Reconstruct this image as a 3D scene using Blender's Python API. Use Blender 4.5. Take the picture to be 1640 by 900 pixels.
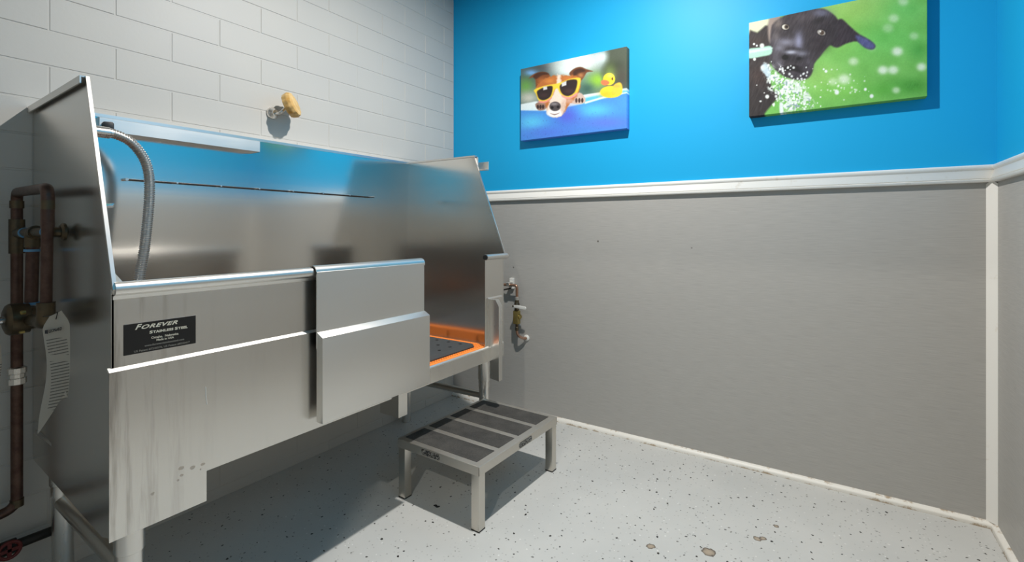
import bpy, bmesh, math, random
import numpy as np
from mathutils import Vector, Matrix

for o in list(bpy.data.objects):
    bpy.data.objects.remove(o, do_unlink=True)
SC = bpy.context.scene
COL = SC.collection
random.seed(7)
rng = np.random.default_rng(7)
PI = math.pi

# ------------------------------------------------------------------ camera
F_PX, HORIZON, YAW = 773.834, 366.731, 0.5813
CAM = Vector((1.8839, -2.2314, 0.9959))
cam_d = bpy.data.cameras.new('camera')
cam_d.sensor_width = 36.0
cam_d.lens = F_PX / 1640 * 36.0
cam_d.shift_y = -(450 - HORIZON) / 1640
cam_d.clip_start = 0.02
cam = bpy.data.objects.new('camera', cam_d)
COL.objects.link(cam)
cam.location = CAM
cam.rotation_euler = (PI / 2, 0, YAW)
SC.camera = cam

# ------------------------------------------------------------------ world, lights, exposure
W = bpy.data.worlds.new('world')
SC.world = W
W.use_nodes = True
W.node_tree.nodes['Background'].inputs[0].default_value = (0.6, 0.7, 0.8, 1)
W.node_tree.nodes['Background'].inputs[1].default_value = 0.0


def downlight(name, loc, power, radius, color):
    d = bpy.data.lights.new(name, 'AREA')
    d.shape = 'DISK'
    d.size = radius * 2
    d.energy = power
    d.color = color
    o = bpy.data.objects.new(name, d)
    COL.objects.link(o)
    o.location = loc
    return o


downlight('ceiling_downlight_offscreen', (1.24, -0.96, 2.42), 47, 0.028, (1.0, 0.968, 0.925))
downlight('hall_downlight_offscreen', (1.90, -3.50, 2.42), 30, 0.03, (1.0, 0.95, 0.86))

SC.view_settings.view_transform = 'Standard'
SC.view_settings.look = 'None'
SC.view_settings.gamma = 1
SC.view_settings.use_curve_mapping = False
SC.view_settings.exposure = 0.0


# ------------------------------------------------------------------ helpers: colour and materials
def lin(c):
    c = c / 255.0
    return c / 12.92 if c <= 0.04045 else ((c + 0.055) / 1.055) ** 2.4


def S(r, g, b):
    return (lin(r), lin(g), lin(b), 1.0)


def base_mat(name, col, rough=0.5, metal=0.0, spec=0.5):
    m = bpy.data.materials.new(name)
    m.use_nodes = True
    b = m.node_tree.nodes['Principled BSDF']
    b.inputs['Base Color'].default_value = col
    b.inputs['Roughness'].default_value = rough
    b.inputs['Metallic'].default_value = metal
    b.inputs['Specular IOR Level'].default_value = spec
    return m


class N:
    """tiny node helper"""
    def __init__(self, m):
        self.t = m.node_tree
        self.b = self.t.nodes['Principled BSDF']

    def new(self, kind, **kw):
        n = self.t.nodes.new(kind)
        for k, v in kw.items():
            setattr(n, k, v)
        return n

    def link(self, a, b):
        self.t.links.new(a, b)

    def coord(self, scale=(1, 1, 1), kind='Object'):
        tc = self.new('ShaderNodeTexCoord')
        mp = self.new('ShaderNodeMapping')
        mp.inputs['Scale'].default_value = scale
        self.link(tc.outputs[kind], mp.inputs['Vector'])
        return mp.outputs['Vector']

    def pos(self, scale=(1, 1, 1)):
        g = self.new('ShaderNodeNewGeometry')
        mp = self.new('ShaderNodeMapping')
        mp.inputs['Scale'].default_value = scale
        self.link(g.outputs['Position'], mp.inputs['Vector'])
        return mp.outputs['Vector']

    def noise(self, vec, scale=5, detail=3, rough=0.5):
        n = self.new('ShaderNodeTexNoise')
        n.inputs['Scale'].default_value = scale
        n.inputs['Detail'].default_value = detail
        n.inputs['Roughness'].default_value = rough
        self.link(vec, n.inputs['Vector'])
        return n.outputs['Fac']

    def ramp(self, fac, stops):
        r = self.new('ShaderNodeValToRGB')
        e = r.color_ramp.elements
        while len(e) < len(stops):
            e.new(0.5)
        for k, (p, c) in enumerate(stops):
            e[k].position = p
            e[k].color = c if len(c) == 4 else (*c, 1)
        self.link(fac, r.inputs['Fac'])
        return r.outputs['Color']

    def mix(self, fac, a, b):
        n = self.new('ShaderNodeMix', data_type='RGBA')
        if isinstance(fac, (int, float)):
            n.inputs[0].default_value = fac
        else:
            self.link(fac, n.inputs[0])
        for s, v in ((n.inputs[6], a), (n.inputs[7], b)):
            if isinstance(v, tuple):
                s.default_value = v
            else:
                self.link(v, s)
        return n.outputs[2]

    def math(self, op, a, b=None, c=None):
        n = self.new('ShaderNodeMath', operation=op)
        for i, v in enumerate((a, b, c)):
            if v is None:
                continue
            if isinstance(v, (int, float)):
                n.inputs[i].default_value = v
            else:
                self.link(v, n.inputs[i])
        return n.outputs[0]

    def bump(self, h, strength=0.1, dist=0.002):
        n = self.new('ShaderNodeBump')
        n.inputs['Strength'].default_value = strength
        n.inputs['Distance'].default_value = dist
        self.link(h, n.inputs['Height'])
        self.link(n.outputs['Normal'], self.b.inputs['Normal'])


def g(v):
    return (v, v, v, 1)


def steel(name, col, rough, brush=(2, 2, 220), bump=0.05, rvar=0.06, stain=None):
    m = base_mat(name, col, rough, 1.0)
    n = N(m)
    v = n.pos(brush)
    f = n.noise(v, 1.0, 4, 0.6)
    big = n.noise(n.pos((1, 1, 1)), 4, 3)
    r = n.math('MULTIPLY_ADD', f, rvar, rough - rvar / 2)
    r = n.math('MULTIPLY_ADD', big, rvar, n.math('SUBTRACT', r, rvar / 2))
    n.link(r, n.b.inputs['Roughness'])
    if bump:
        n.bump(f, bump, 0.0006)
    if stain:
        # run-down streaks: dark residue in thin vertical trails
        w = n.noise(n.pos((1, 26, 1.6)), 2.0, 5, 0.65)
        sp_ = n.new('ShaderNodeSeparateXYZ')
        n.link(n.pos((1, 1, 1)), sp_.inputs[0])
        side = n.new('ShaderNodeMapRange')
        side.inputs['From Min'].default_value = -1.70
        side.inputs['From Max'].default_value = -1.86
        n.link(sp_.outputs['Y'], side.inputs['Value'])
        k = n.math('MULTIPLY', n.ramp(w, [(0.52, g(0)), (0.74, g(1))]), n.math('MULTIPLY_ADD', side.outputs[0], 0.6, 0.08))
        c = n.mix(k, col, stain)
        n.link(c, n.b.inputs['Base Color'])
    return m


M = {}
STEEL = (0.72, 0.70, 0.665, 1)
M['steel'] = steel('brushed_stainless_steel', (0.75, 0.725, 0.685, 1), 0.40, (2, 2, 260), 0.05, 0.05)
M['steel_in'] = steel('smooth_stainless_steel', (0.75, 0.725, 0.685, 1), 0.14, (1.5, 1.5, 60), 0.01, 0.05)
M['steel_right'] = steel('satin_side_steel', (0.75, 0.725, 0.685, 1), 0.17, (1.5, 1.5, 60), 0.01, 0.05)
M['steel_apron'] = steel('worn_stainless_apron', (0.75, 0.725, 0.685, 1), 0.25, (2, 240, 3), 0.05, 0.06, (0.22, 0.19, 0.16, 1))
M['steel_rim'] = steel('polished_stainless_rim', (0.75, 0.725, 0.685, 1), 0.33, (2, 2, 2), 0.0, 0.05)
M['steel_stool'] = steel('satin_stool_steel', (0.62, 0.585, 0.53, 1), 0.33, (60, 60, 60), 0.04, 0.12)
M['steel_leg'] = steel('satin_tube_steel', (0.75, 0.725, 0.685, 1), 0.28, (40, 40, 3), 0.04, 0.1)
M['steel_edge'] = steel('worn_edge_steel', (0.75, 0.725, 0.685, 1), 0.6, (30, 30, 30), 0.0, 0.1)
M['steel_side'] = steel('side_wall_steel', (0.75, 0.725, 0.685, 1), 0.25, (2, 2, 60), 0.02, 0.05)
M['hose'] = base_mat('hose_steel', (0.52, 0.50, 0.47, 1), 0.38, 1)
M['rust'] = base_mat('rust_stain', S(176, 164, 150), 0.6)
M['steel_deck'] = steel('worn_deck_steel', (0.62, 0.585, 0.53, 1), 0.5, (90, 90, 90), 0.1, 0.15)
M['steel_shelf'] = steel('shelf_steel', (0.75, 0.725, 0.685, 1), 0.42, (2, 2, 60), 0.03, 0.2)
M['chrome'] = base_mat('chrome', (0.7, 0.7, 0.7, 1), 0.12, 1)
M['black'] = base_mat('black_plastic', S(22, 22, 22), 0.45)
M['white_tag'] = base_mat('white_card', S(214, 208, 196), 0.7)
M['ink'] = base_mat('dark_ink', S(52, 50, 50), 0.7)
M['silver_ink'] = base_mat('silver_print', S(205, 198, 180), 0.5)
M['grey_ink'] = base_mat('grey_print', S(120, 116, 108), 0.5)
M['plate'] = base_mat('black_nameplate', S(20, 18, 17), 0.35)
M['blue_tape'] = base_mat('blue_thread_tape', S(96, 150, 190), 0.6)
M['red'] = base_mat('red_handle', S(92, 22, 20), 0.5)
M['dark_pipe'] = base_mat('dark_pipe', S(42, 40, 38), 0.5, 0.3)
M['white_plastic'] = base_mat('white_plastic', S(215, 214, 208), 0.45)
M['rubber'] = base_mat('black_rubber', S(58, 59, 60), 0.55)
M['orange'] = base_mat('orange_plastic', (0.95, 0.27, 0.035, 1), 0.45)


def mottled(name, c1, c2, rough, metal, scale):
    m = base_mat(name, c1, rough, metal)
    n = N(m)
    f = n.noise(n.pos((1, 1, 1)), scale, 5, 0.65)
    n.link(n.ramp(f, [(0.35, c1), (0.7, c2)]), n.b.inputs['Base Color'])
    return m


M['copper'] = mottled('tarnished_copper', (0.075, 0.040, 0.031, 1), (0.13, 0.08, 0.062, 1), 0.42, 0.8, 30)
M['copper_bright'] = mottled('copper', (0.36, 0.20, 0.13, 1), (0.45, 0.28, 0.2, 1), 0.35, 0.85, 40)
M['brass'] = mottled('aged_brass', (0.13, 0.095, 0.055, 1), (0.08, 0.065, 0.045, 1), 0.4, 0.85, 40)
M['brass_yellow'] = mottled('yellow_brass', (0.42, 0.33, 0.12, 1), (0.33, 0.25, 0.08, 1), 0.38, 0.8, 60)
M['yellowed'] = mottled('yellowed_plastic', S(232, 200, 140), S(190, 140, 60), 0.5, 0, 22)

# painted block
m = base_mat('painted_block', S(190, 187, 181), 0.5)
n = N(m)
f = n.noise(n.pos((1, 1, 1)), 90, 4, 0.6)
n.bump(f, 0.10, 0.002)
c = n.noise(n.pos((1, 1, 1)), 2.2, 2)
n.link(n.ramp(c, [(0.3, S(187, 185, 180)), (0.7, S(193, 190, 183))]), n.b.inputs['Base Color'])
M['block'] = m

# blue paint
m = base_mat('blue_wall_paint', S(22, 160, 214), 0.5, 0, 0.25)
n = N(m)
f = n.noise(n.pos((1, 1, 1)), 220, 3, 0.6)
n.bump(f, 0.05, 0.001)
M['blue'] = m

# grey wall sheet with fine horizontal linen grain
m = base_mat('grey_wall_sheet', S(166, 163, 156), 0.45)
n = N(m)
f = n.noise(n.pos((14, 14, 520)), 1, 3, 0.6)
c = n.mix(n.ramp(f, [(0.3, g(0)), (0.7, g(1))]), S(157, 155, 151), S(172, 170, 165))
sp = n.new('ShaderNodeTexVoronoi')
sp.inputs['Scale'].default_value = 5
n.link(n.pos((1, 1, 1)), sp.inputs['Vector'])
c = n.mix(n.ramp(sp.outputs['Distance'], [(0.018, g(0.8)), (0.03, g(0))]), c, S(70, 64, 58))
n.link(c, n.b.inputs['Base Color'])
n.bump(f, 0.12, 0.001)
M['greywall'] = m

# white trim with grimy patches
m = base_mat('white_trim', S(226, 224, 218), 0.4)
n = N(m)
f = n.noise(n.pos((1, 1, 1)), 14, 5, 0.7)
n.link(n.ramp(f, [(0.60, S(226, 224, 218)), (0.74, S(205, 198, 183))]), n.b.inputs['Base Color'])
M['trim'] = m
m = base_mat('grimy_white_trim', S(222, 219, 211), 0.45)
n = N(m)
f = n.noise(n.pos((1, 1, 1)), 26, 6, 0.72)
z = n.new('ShaderNodeSeparateXYZ')
gg = n.new('ShaderNodeNewGeometry')
n.link(gg.outputs['Position'], z.inputs[0])
edge = n.math('ABSOLUTE', n.math('SUBTRACT', z.outputs['Z'], 0.012))
k = n.math('MULTIPLY_ADD', edge, 22, n.math('SUBTRACT', f, 0.24))
n.link(n.ramp(k, [(0.44, S(224, 221, 213)), (0.56, S(168, 150, 126))]), n.b.inputs['Base Color'])
M['base_trim'] = m

M['ceil'] = base_mat('ceiling_paint', S(138, 138, 136), 0.8)
M['rearwall'] = base_mat('grey_rear_wall', S(172, 172, 168), 0.6)

# epoxy floor with scattered colour flakes and worn chips
m = base_mat('epoxy_floor', S(188, 188, 184), 0.36)
n = N(m)
P = n.pos((1, 1, 1))
c = n.ramp(n.noise(P, 3.0, 4, 0.55), [(0.3, S(186, 187, 184)), (0.7, S(196, 196, 192))])


def flakes(scale, r, frac, colour, cin):
    # keep only a fraction of the voronoi cells, each a small jittered chip
    wob = n.new('ShaderNodeTexNoise')
    wob.inputs['Scale'].default_value = scale * 2.2
    n.link(P, wob.inputs['Vector'])
    add = n.new('ShaderNodeMix', data_type='VECTOR')
    add.inputs[0].default_value = 0.5 / scale
    n.link(P, add.inputs[4])
    vm = n.new('ShaderNodeVectorMath', operation='ADD')
    n.link(P, vm.inputs[0])
    sc_ = n.new('ShaderNodeVectorMath', operation='SCALE')
    n.link(wob.outputs['Color'], sc_.inputs[0])
    sc_.inputs['Scale'].default_value = 0.5 / scale
    n.link(sc_.outputs[0], vm.inputs[1])
    vo = n.new('ShaderNodeTexVoronoi', voronoi_dimensions='2D')
    vo.inputs['Scale'].default_value = scale
    n.link(vm.outputs[0], vo.inputs['Vector'])
    sep = n.new('ShaderNodeSeparateColor')
    n.link(vo.outputs['Color'], sep.inputs[0])
    pick = n.math('LESS_THAN', sep.outputs[0], frac)
    size = n.math('MULTIPLY', n.math('MULTIPLY_ADD', sep.outputs[1], 0.8, 0.35), r)
    hit = n.math('LESS_THAN', vo.outputs['Distance'], size)
    return n.mix(n.math('MULTIPLY', pick, hit), cin, colour)


c = flakes(85, 0.22, 0.14, S(166, 166, 163), c)
c = flakes(70, 0.18, 0.06, S(212, 212, 209), c)
c = flakes(60, 0.20, 0.06, S(120, 119, 116), c)
c = flakes(38, 0.13, 0.19, S(42, 41, 40), c)
chips = [(1.4149, -0.7253, 0.013), (1.5727, -0.6532, 0.020), (1.690, -0.500, 0.012), (1.705, -0.488, 0.011), (1.7346, -0.3934, 0.009)]
nz = n.noise(P, 55, 4, 0.6)
for (x, y, r) in chips:
    d = n.new('ShaderNodeVectorMath', operation='DISTANCE')
    n.link(P, d.inputs[0])
    d.inputs[1].default_value = (x, y, 0)
    dd = n.math('MULTIPLY_ADD', nz, 0.02, d.outputs['Value'])
    ring = n.math('DIVIDE', dd, r + 0.010)
    cc = n.ramp(ring, [(0.55, S(166, 152, 134)), (0.80, S(150, 138, 122)), (0.93, S(96, 88, 80)), (1.0, S(96, 88, 80))])
    c = n.mix(n.math('LESS_THAN', ring, 1.0), c, cc)
n.link(c, n.b.inputs['Base Color'])
n.bump(n.noise(P, 45, 3), 0.04, 0.002)
M['floor'] = m


# ------------------------------------------------------------------ helpers: geometry
def bm_box(bm, lo, hi, bev=0.0, seg=1):
    x0, y0, z0 = lo
    x1, y1, z1 = hi
    vs = [bm.verts.new(p) for p in ((x0, y0, z0), (x1, y0, z0), (x1, y1, z0), (x0, y1, z0),
                                    (x0, y0, z1), (x1, y0, z1), (x1, y1, z1), (x0, y1, z1))]
    fs = [bm.faces.new([vs[i] for i in q]) for q in ((0, 3, 2, 1), (4, 5, 6, 7), (0, 1, 5, 4), (1, 2, 6, 5), (2, 3, 7, 6), (3, 0, 4, 7))]
    if bev:
        es = list({e for f in fs for e in f.edges})
        bmesh.ops.bevel(bm, geom=es, offset=bev, segments=seg, affect='EDGES', profile=0.6)


def box(lo, hi, bev=0.0, seg=1):
    bm = bmesh.new()
    bm_box(bm, lo, hi, bev, seg)
    return bm


def bm_prism(bm, poly, vec, flip=False):
    """extrude a closed 3D polygon along vec"""
    a = [bm.verts.new(p) for p in poly]
    b = [bm.verts.new(Vector(p) + Vector(vec)) for p in poly]
    k = len(a)
    bm.faces.new(a[::-1])
    bm.faces.new(b)
    for i in range(k):
        bm.faces.new((a[i], a[(i + 1) % k], b[(i + 1) % k], b[i]))
    bmesh.ops.recalc_face_normals(bm, faces=bm.faces)


def prism(poly, vec, bev=0.0):
    bm = bmesh.new()
    bm_prism(bm, poly, vec)
    if bev:
        bmesh.ops.bevel(bm, geom=list(bm.edges), offset=bev, segments=2, affect='EDGES', profile=0.6)
    return bm


def smooth_path(pts, per=8):
    """Catmull-Rom through the points"""
    P_ = [Vector(p) for p in pts]
    P_ = [2 * P_[0] - P_[1]] + P_ + [2 * P_[-1] - P_[-2]]
    out = []
    for i in range(1, len(P_) - 2):
        a, b, c_, d = P_[i - 1:i + 3]
        for k in range(per):
            t = k / per
            out.append(0.5 * ((2 * b) + (c_ - a) * t + (2 * a - 5 * b + 4 * c_ - d) * t * t + (3 * b - a - 3 * c_ + d) * t ** 3))
    out.append(P_[-2])
    return out


def round_corners(pts, r, per=6):
    P_ = [Vector(p) for p in pts]
    out = [P_[0]]
    for i in range(1, len(P_) - 1):
        a, b, c_ = P_[i - 1], P_[i], P_[i + 1]
        u = (a - b).normalized()
        w = (c_ - b).normalized()
        p0, p1 = b + u * r, b + w * r
        for k in range(per + 1):
            t = k / per
            out.append((1 - t) ** 2 * p0 + 2 * t * (1 - t) * b + t * t * p1)
    out.append(P_[-1])
    return out


def bm_tube(bm, path, rad, seg=14, cap=True):
    """rad: number or function of the index"""
    P_ = [Vector(p) for p in path]
    k = len(P_)
    tang = []
    for i in range(k):
        a = P_[max(0, i - 1)]
        b = P_[min(k - 1, i + 1)]
        tang.append((b - a).normalized())
    up = Vector((0, 0, 1)) if abs(tang[0].z) < 0.9 else Vector((1, 0, 0))
    nrm = (up - tang[0] * up.dot(tang[0])).normalized()
    rings = []
    for i in range(k):
        t = tang[i]
        nrm = (nrm - t * nrm.dot(t)).normalized()
        bi = t.cross(nrm)
        r = rad(i) if callable(rad) else rad
        rings.append([bm.verts.new(P_[i] + (nrm * math.cos(2 * PI * s / seg) + bi * math.sin(2 * PI * s / seg)) * r) for s in range(seg)])
    for i in range(k - 1):
        for s in range(seg):
            f = bm.faces.new((rings[i][s], rings[i][(s + 1) % seg], rings[i + 1][(s + 1) % seg], rings[i + 1][s]))
            f.smooth = True
    if cap:
        bm.faces.new(rings[0][::-1])
        bm.faces.new(rings[-1])


def tube(path, rad, seg=14, cap=True):
    bm = bmesh.new()
    bm_tube(bm, path, rad, seg, cap)
    return bm


def bm_lathe(bm, prof, origin, axis, seg=28, wob=None):
    """prof: (distance along axis, radius) pairs"""
    a = Vector(axis).normalized()
    u = a.orthogonal().normalized()
    w = a.cross(u)
    O = Vector(origin)
    rings = []
    for (d, r) in prof:
        rings.append([bm.verts.new(O + a * d + (u * math.cos(2 * PI * s / seg) + w * math.sin(2 * PI * s / seg)) * r * (wob(s, seg) if wob else 1)) for s in range(seg)])
    for i in range(len(rings) - 1):
        for s in range(seg):
            f = bm.faces.new((rings[i][s], rings[i][(s + 1) % seg], rings[i + 1][(s + 1) % seg], rings[i + 1][s]))
            f.smooth = len(prof) > 4 and False
    bm.faces.new(rings[0][::-1])
    bm.faces.new(rings[-1])


def lathe(prof, origin, axis, seg=28, wob=None):
    bm = bmesh.new()
    bm_lathe(bm, prof, origin, axis, seg, wob)
    return bm


def mesh_from(bm, name, mats, smooth_angle=None):
    bmesh.ops.recalc_face_normals(bm, faces=bm.faces)
    me = bpy.data.meshes.new(name)
    bm.to_mesh(me)
    bm.free()
    for mm in (mats if isinstance(mats, (list, tuple)) else [mats]):
        me.materials.append(mm)
    if smooth_angle:
        for p in me.polygons:
            p.use_smooth = True
        me.set_sharp_from_angle(angle=math.radians(smooth_angle))
    return me


def add(name, bm, mat, parent=None, origin=None, sm=35):
    """bm is in world coordinates; roots are unrotated Empties or meshes at the origin"""
    me = bm if isinstance(bm, bpy.types.Mesh) else mesh_from(bm, name, mat, sm)
    o = bpy.data.objects.new(name, me)
    COL.objects.link(o)
    if parent is not None:
        o.parent = parent
        if parent.parent is None:
            o.location = -Vector(parent.location)
        if parent.type == 'EMPTY' and parent.get('turned'):
            pass
    elif origin is not None:
        me.transform(Matrix.Translation(-Vector(origin)))
        o.location = origin
    return o


def tag(o, label, cat, group=None):
    o['label'] = label
    o['category'] = cat
    if group:
        o['group'] = group
    return o


def thing(name, loc, label, cat, group=None):
    o = bpy.data.objects.new(name, None)
    o.empty_display_size = 0.1
    COL.objects.link(o)
    o.location = loc
    return tag(o, label, cat, group)


def struct(name, bm, mat, parent=None, sm=35):
    o = add(name, bm, mat, parent, sm=sm)
    if parent is None:
        o['kind'] = 'structure'
    return o


def text_mesh(body, size, font_shear=0.0, bold=0.0, spacing=1.0):
    cu = bpy.data.curves.new('lettering', 'FONT')
    cu.body = body
    cu.size = size
    cu.shear = font_shear
    cu.offset = bold
    cu.space_character = spacing
    cu.extrude = 0.0002
    cu.resolution_u = 3
    to = bpy.data.objects.new('lettering_tmp', cu)
    COL.objects.link(to)
    dg = bpy.context.evaluated_depsgraph_get()
    me = bpy.data.meshes.new_from_object(to.evaluated_get(dg))
    bpy.data.objects.remove(to, do_unlink=True)
    return me


# ------------------------------------------------------------------ the room
ROOM_W, ROOM_B, CEIL = 2.35, -4.2, 2.44
RAIL_T, RAIL_B = 1.212, 1.152

struct('floor', box((-0.1, ROOM_B - 0.1, -0.08), (ROOM_W + 0.1, 0.1, 0)), M['floor'])
struct('ceiling', box((-0.1, ROOM_B - 0.1, CEIL), (ROOM_W + 0.1, 0.1, CEIL + 0.08)), M['ceil'])
wb = struct('wall_back', box((-0.1, 0.0, 0), (ROOM_W + 0.1, 0.1, CEIL)), M['blue'])
add('lower_wall_sheet', box((0.0, -0.003, 0), (ROOM_W, 0.02, 1.17)), M['greywall'], wb)
wr = struct('wall_right', box((ROOM_W, ROOM_B, 0), (ROOM_W + 0.1, 0.0, CEIL)), M['blue'])
add('lower_wall_sheet', box((ROOM_W - 0.003, ROOM_B, 0), (ROOM_W + 0.02, -0.003, 1.17)), M['greywall'], wr)
struct('wall_hall', box((-0.1, ROOM_B - 0.1, 0), (ROOM_W + 0.1, ROOM_B, CEIL)), M['rearwall'])
# wall behind the camera with the doorway the picture was taken through
bm = bmesh.new()
bm_box(bm, (0.0, -2.70, 0), (1.37, -2.60, CEIL))
bm_box(bm, (2.26, -2.70, 0), (ROOM_W, -2.60, CEIL))
bm_box(bm, (1.37, -2.70, 2.06), (2.26, -2.60, CEIL))
struct('wall_rear', bm, M['rearwall'])

# block wall: bed of joints set back, every block a piece of its own
wl = struct('wall_left', box((-0.1, ROOM_B, 0), (-0.0018, 0.0, CEIL)), M['block'])
HL, J0, CH, Z0 = 0.1555, 0.0896, 0.1016, 1.4667
JT = 0.0042
brick_mesh = {}


def brick_me(length, height):
    key = (round(length, 4), round(height, 4))
    if key not in brick_mesh:
        bm = box((-0.02, -length / 2 + JT / 2, -height / 2 + JT / 2), (0, length / 2 - JT / 2, height / 2 - JT / 2))
        es = [e for e in bm.edges if all(abs(v.co.x) < 1e-6 for v in e.verts)]
        bmesh.ops.bevel(bm, geom=es, offset=0.0014, segments=1, affect='EDGES', profile=0.5)
        brick_mesh[key] = mesh_from(bm, 'brick', M['block'])
    return brick_mesh[key]


far = bmesh.new()
LIMIT = -2.62
for r in range(-15, 10):
    zl, zh = max(0.0, Z0 + r * CH), min(CEIL, Z0 + (r + 1) * CH)
    if zh - zl < 0.02:
        continue
    cuts = [0.0] + [-(J0 + j * HL) for j in range(0, 26) if (j - r) % 2 == 0]
    for a, b in zip(cuts, cuts[1:] + [None]):
        if b is None:
            break
        if b < ROOM_B:
            b = ROOM_B
        if a <= ROOM_B + 0.01:
            break
        if b > LIMIT:
            o = bpy.data.objects.new('brick', brick_me(a - b, zh - zl))
            COL.objects.link(o)
            o.parent = wl
            o.location = (random.uniform(-0.0004, 0.0004), (a + b) / 2, (zl + zh) / 2)
        else:
            bm_box(far, (-0.02, b + JT / 2, zl + JT / 2), (0, a - JT / 2, zh - JT / 2))
fo = add('brick_rows', far, M['block'], wl)
fo['kind'] = 'stuff'

# chair rail, one run per wall: moulded profile (distance out of the wall, height)
prof = [(0.0, RAIL_T), (0.010, RAIL_T - 0.001), (0.014, RAIL_T - 0.006), (0.0145, RAIL_T - 0.013), (0.010, RAIL_T - 0.019),
        (0.012, RAIL_T - 0.026), (0.018, RAIL_T - 0.042), (0.019, RAIL_T - 0.047), (0.0165, RAIL_T - 0.049), (0.0205, RAIL_T - 0.051),
        (0.021, RAIL_T - 0.056), (0.018, RAIL_B), (0.0, RAIL_B)]


def run_trim(name, prof, axis, mat):
    """trim along the back wall or the right wall, mitred into the corner"""
    bm = bmesh.new()
    A, B = [], []
    for (d, z) in prof:
        if axis == 'x':
            A.append(bm.verts.new((0.0, -d, z)))
            B.append(bm.verts.new((ROOM_W - d, -d, z)))
        else:
            A.append(bm.verts.new((ROOM_W - d, -d, z)))
            B.append(bm.verts.new((ROOM_W - d, ROOM_B, z)))
    k = len(prof)
    for i in range(k):
        bm.faces.new((A[i], A[(i + 1) % k], B[(i + 1) % k], B[i]))
    bm.faces.new(A[::-1])
    bm.faces.new(B)
    return struct(name, bm, mat, sm=50)


run_trim('trim_1', prof, 'x', M['trim'])
run_trim('trim_2', prof, 'y', M['trim'])
qr = [(0.0, 0.0), (0.020, 0.0)] + [(0.020 * math.cos(t), 0.021 * math.sin(t)) for t in np.linspace(0.15, PI / 2 - 0.15, 6)] + [(0.003, 0.026), (0.0, 0.026)]
run_trim('baseboard_back', qr, 'x', M['base_trim'])
run_trim('baseboard_right', qr, 'y', M['base_trim'])
# corner batten with clipped top
bm = bmesh.new()
c0 = 0.027
sec = [(ROOM_W, 0), (ROOM_W - c0, 0), (ROOM_W - c0, -0.004), (ROOM_W - 0.017, -0.0135), (ROOM_W - 0.0135, -0.017), (ROOM_W - 0.004, -c0), (ROOM_W, -c0)]
A = [bm.verts.new((x, y, 0.02)) for x, y in sec]
B = [bm.verts.new((x, y, RAIL_B + (0.004 if i in (3, 4) else -0.006 if i in (1, 2, 5, 6) else 0.004))) for i, (x, y) in enumerate(sec)]
for i in range(len(sec)):
    j = (i + 1) % len(sec)
    bm.faces.new((A[i], A[j], B[j], B[i]))
bm.faces.new(A[::-1])
bm.faces.new(B)
struct('trim_3', bm, M['trim'], sm=20)

# ------------------------------------------------------------------ the wash tub
TR = Vector((0.36, -1.15, 0))
tub = thing('dog_wash_tub', TR, 'large stainless steel pet wash tub with tall splash walls and sliding front door', 'tub')
ZT, ZK, ZB = 1.336, 0.873, 0.43
XK, XF, XL, XT = 0.667, 0.657, 0.666, 0.488
YL0, YL1 = -1.835, -1.856     # left wall, rear and front
YR = -0.437                   # right wall, inner face


# back wall: leans slightly forward, more so above the tether rod
XB0 = 0.048
zs = [ZB, 0.70, 1.00, 1.146]
prof_b = [(XB0 + (z - ZB) * math.tan(math.radians(0.80)), z) for z in zs]
for k in range(8):
    z1 = 1.146 + (ZT - 1.146) * (k + 1) / 8
    x0_, z0_ = prof_b[-1]
    prof_b.append((x0_ + (z1 - z0_) * math.tan(math.radians(0.95 + 2.4 * (k + 0.5) / 8)), z1))
XB1 = prof_b[-1][0]
BY0 = -1.831
bm = bmesh.new()
bm_prism(bm, [(x, BY0, z) for x, z in prof_b] + [(x - 0.004, BY0, z) for x, z in prof_b[::-1]], (0, -0.433 - BY0, 0))
bp = add('back_wall', bm, M['steel_in'], tub)
bm = bmesh.new()
bm_prism(bm, [(0.0005, BY0, ZT - 0.001), (0.0005, BY0, ZT + 0.004), (XB1 + 0.002, BY0, ZT + 0.004), (XB1 + 0.002, BY0, ZT - 0.006), (XB1 - 0.003, BY0, ZT - 0.006), (XB1 - 0.003, BY0, ZT - 0.001)], (0, -0.433 - BY0, 0))
add('top_flange', bm, M['steel_rim'], bp)


def bx_at(z):
    return float(np.interp(z, [q[1] for q in prof_b], [q[0] for q in prof_b]))


add('caulk_bead', tube([(0.004, -1.83, ZT + 0.005), (0.004, -0.44, ZT + 0.005)], 0.005, 8), M['white_plastic'], bp)

# left wall (outer face towards the pipes)
poly = [(0.003, ZT), (XT, ZT), (XK, ZK), (XF, ZK - 0.012), (XF, 0.363), (0.60, 0.345), (0.003, 0.345)]
bm = bmesh.new()
ya = lambda x: YL0 + (YL1 - YL0) * (x - 0.05) / (XK - 0.05)
A = [bm.verts.new((x, ya(x), z)) for x, z in poly]
B = [bm.verts.new((x, ya(x) + 0.004, z)) for x, z in poly]
bm.faces.new(A)
bm.faces.new(B[::-1])
for i in range(len(poly)):
    j = (i + 1) % len(poly)
    bm.faces.new((A[i], A[j], B[j], B[i]))
lw = add('left_wall', bm, M['steel_side'], tub)
bm = bmesh.new()
bm_prism(bm, [(0.003, ya(0.003) - 0.011, ZT - 0.014), (0.003, ya(0.003) - 0.011, ZT + 0.003), (0.003, ya(0.003) + 0.006, ZT + 0.003), (0.003, ya(0.003) + 0.006, ZT), (0.003, ya(0.003) - 0.008, ZT), (0.003, ya(0.003) - 0.008, ZT - 0.014)],
         (XT - 0.003, ya(XT) - ya(0.003), 0))
add('top_flange', bm, M['steel'], lw)
bm = bmesh.new()
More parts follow.
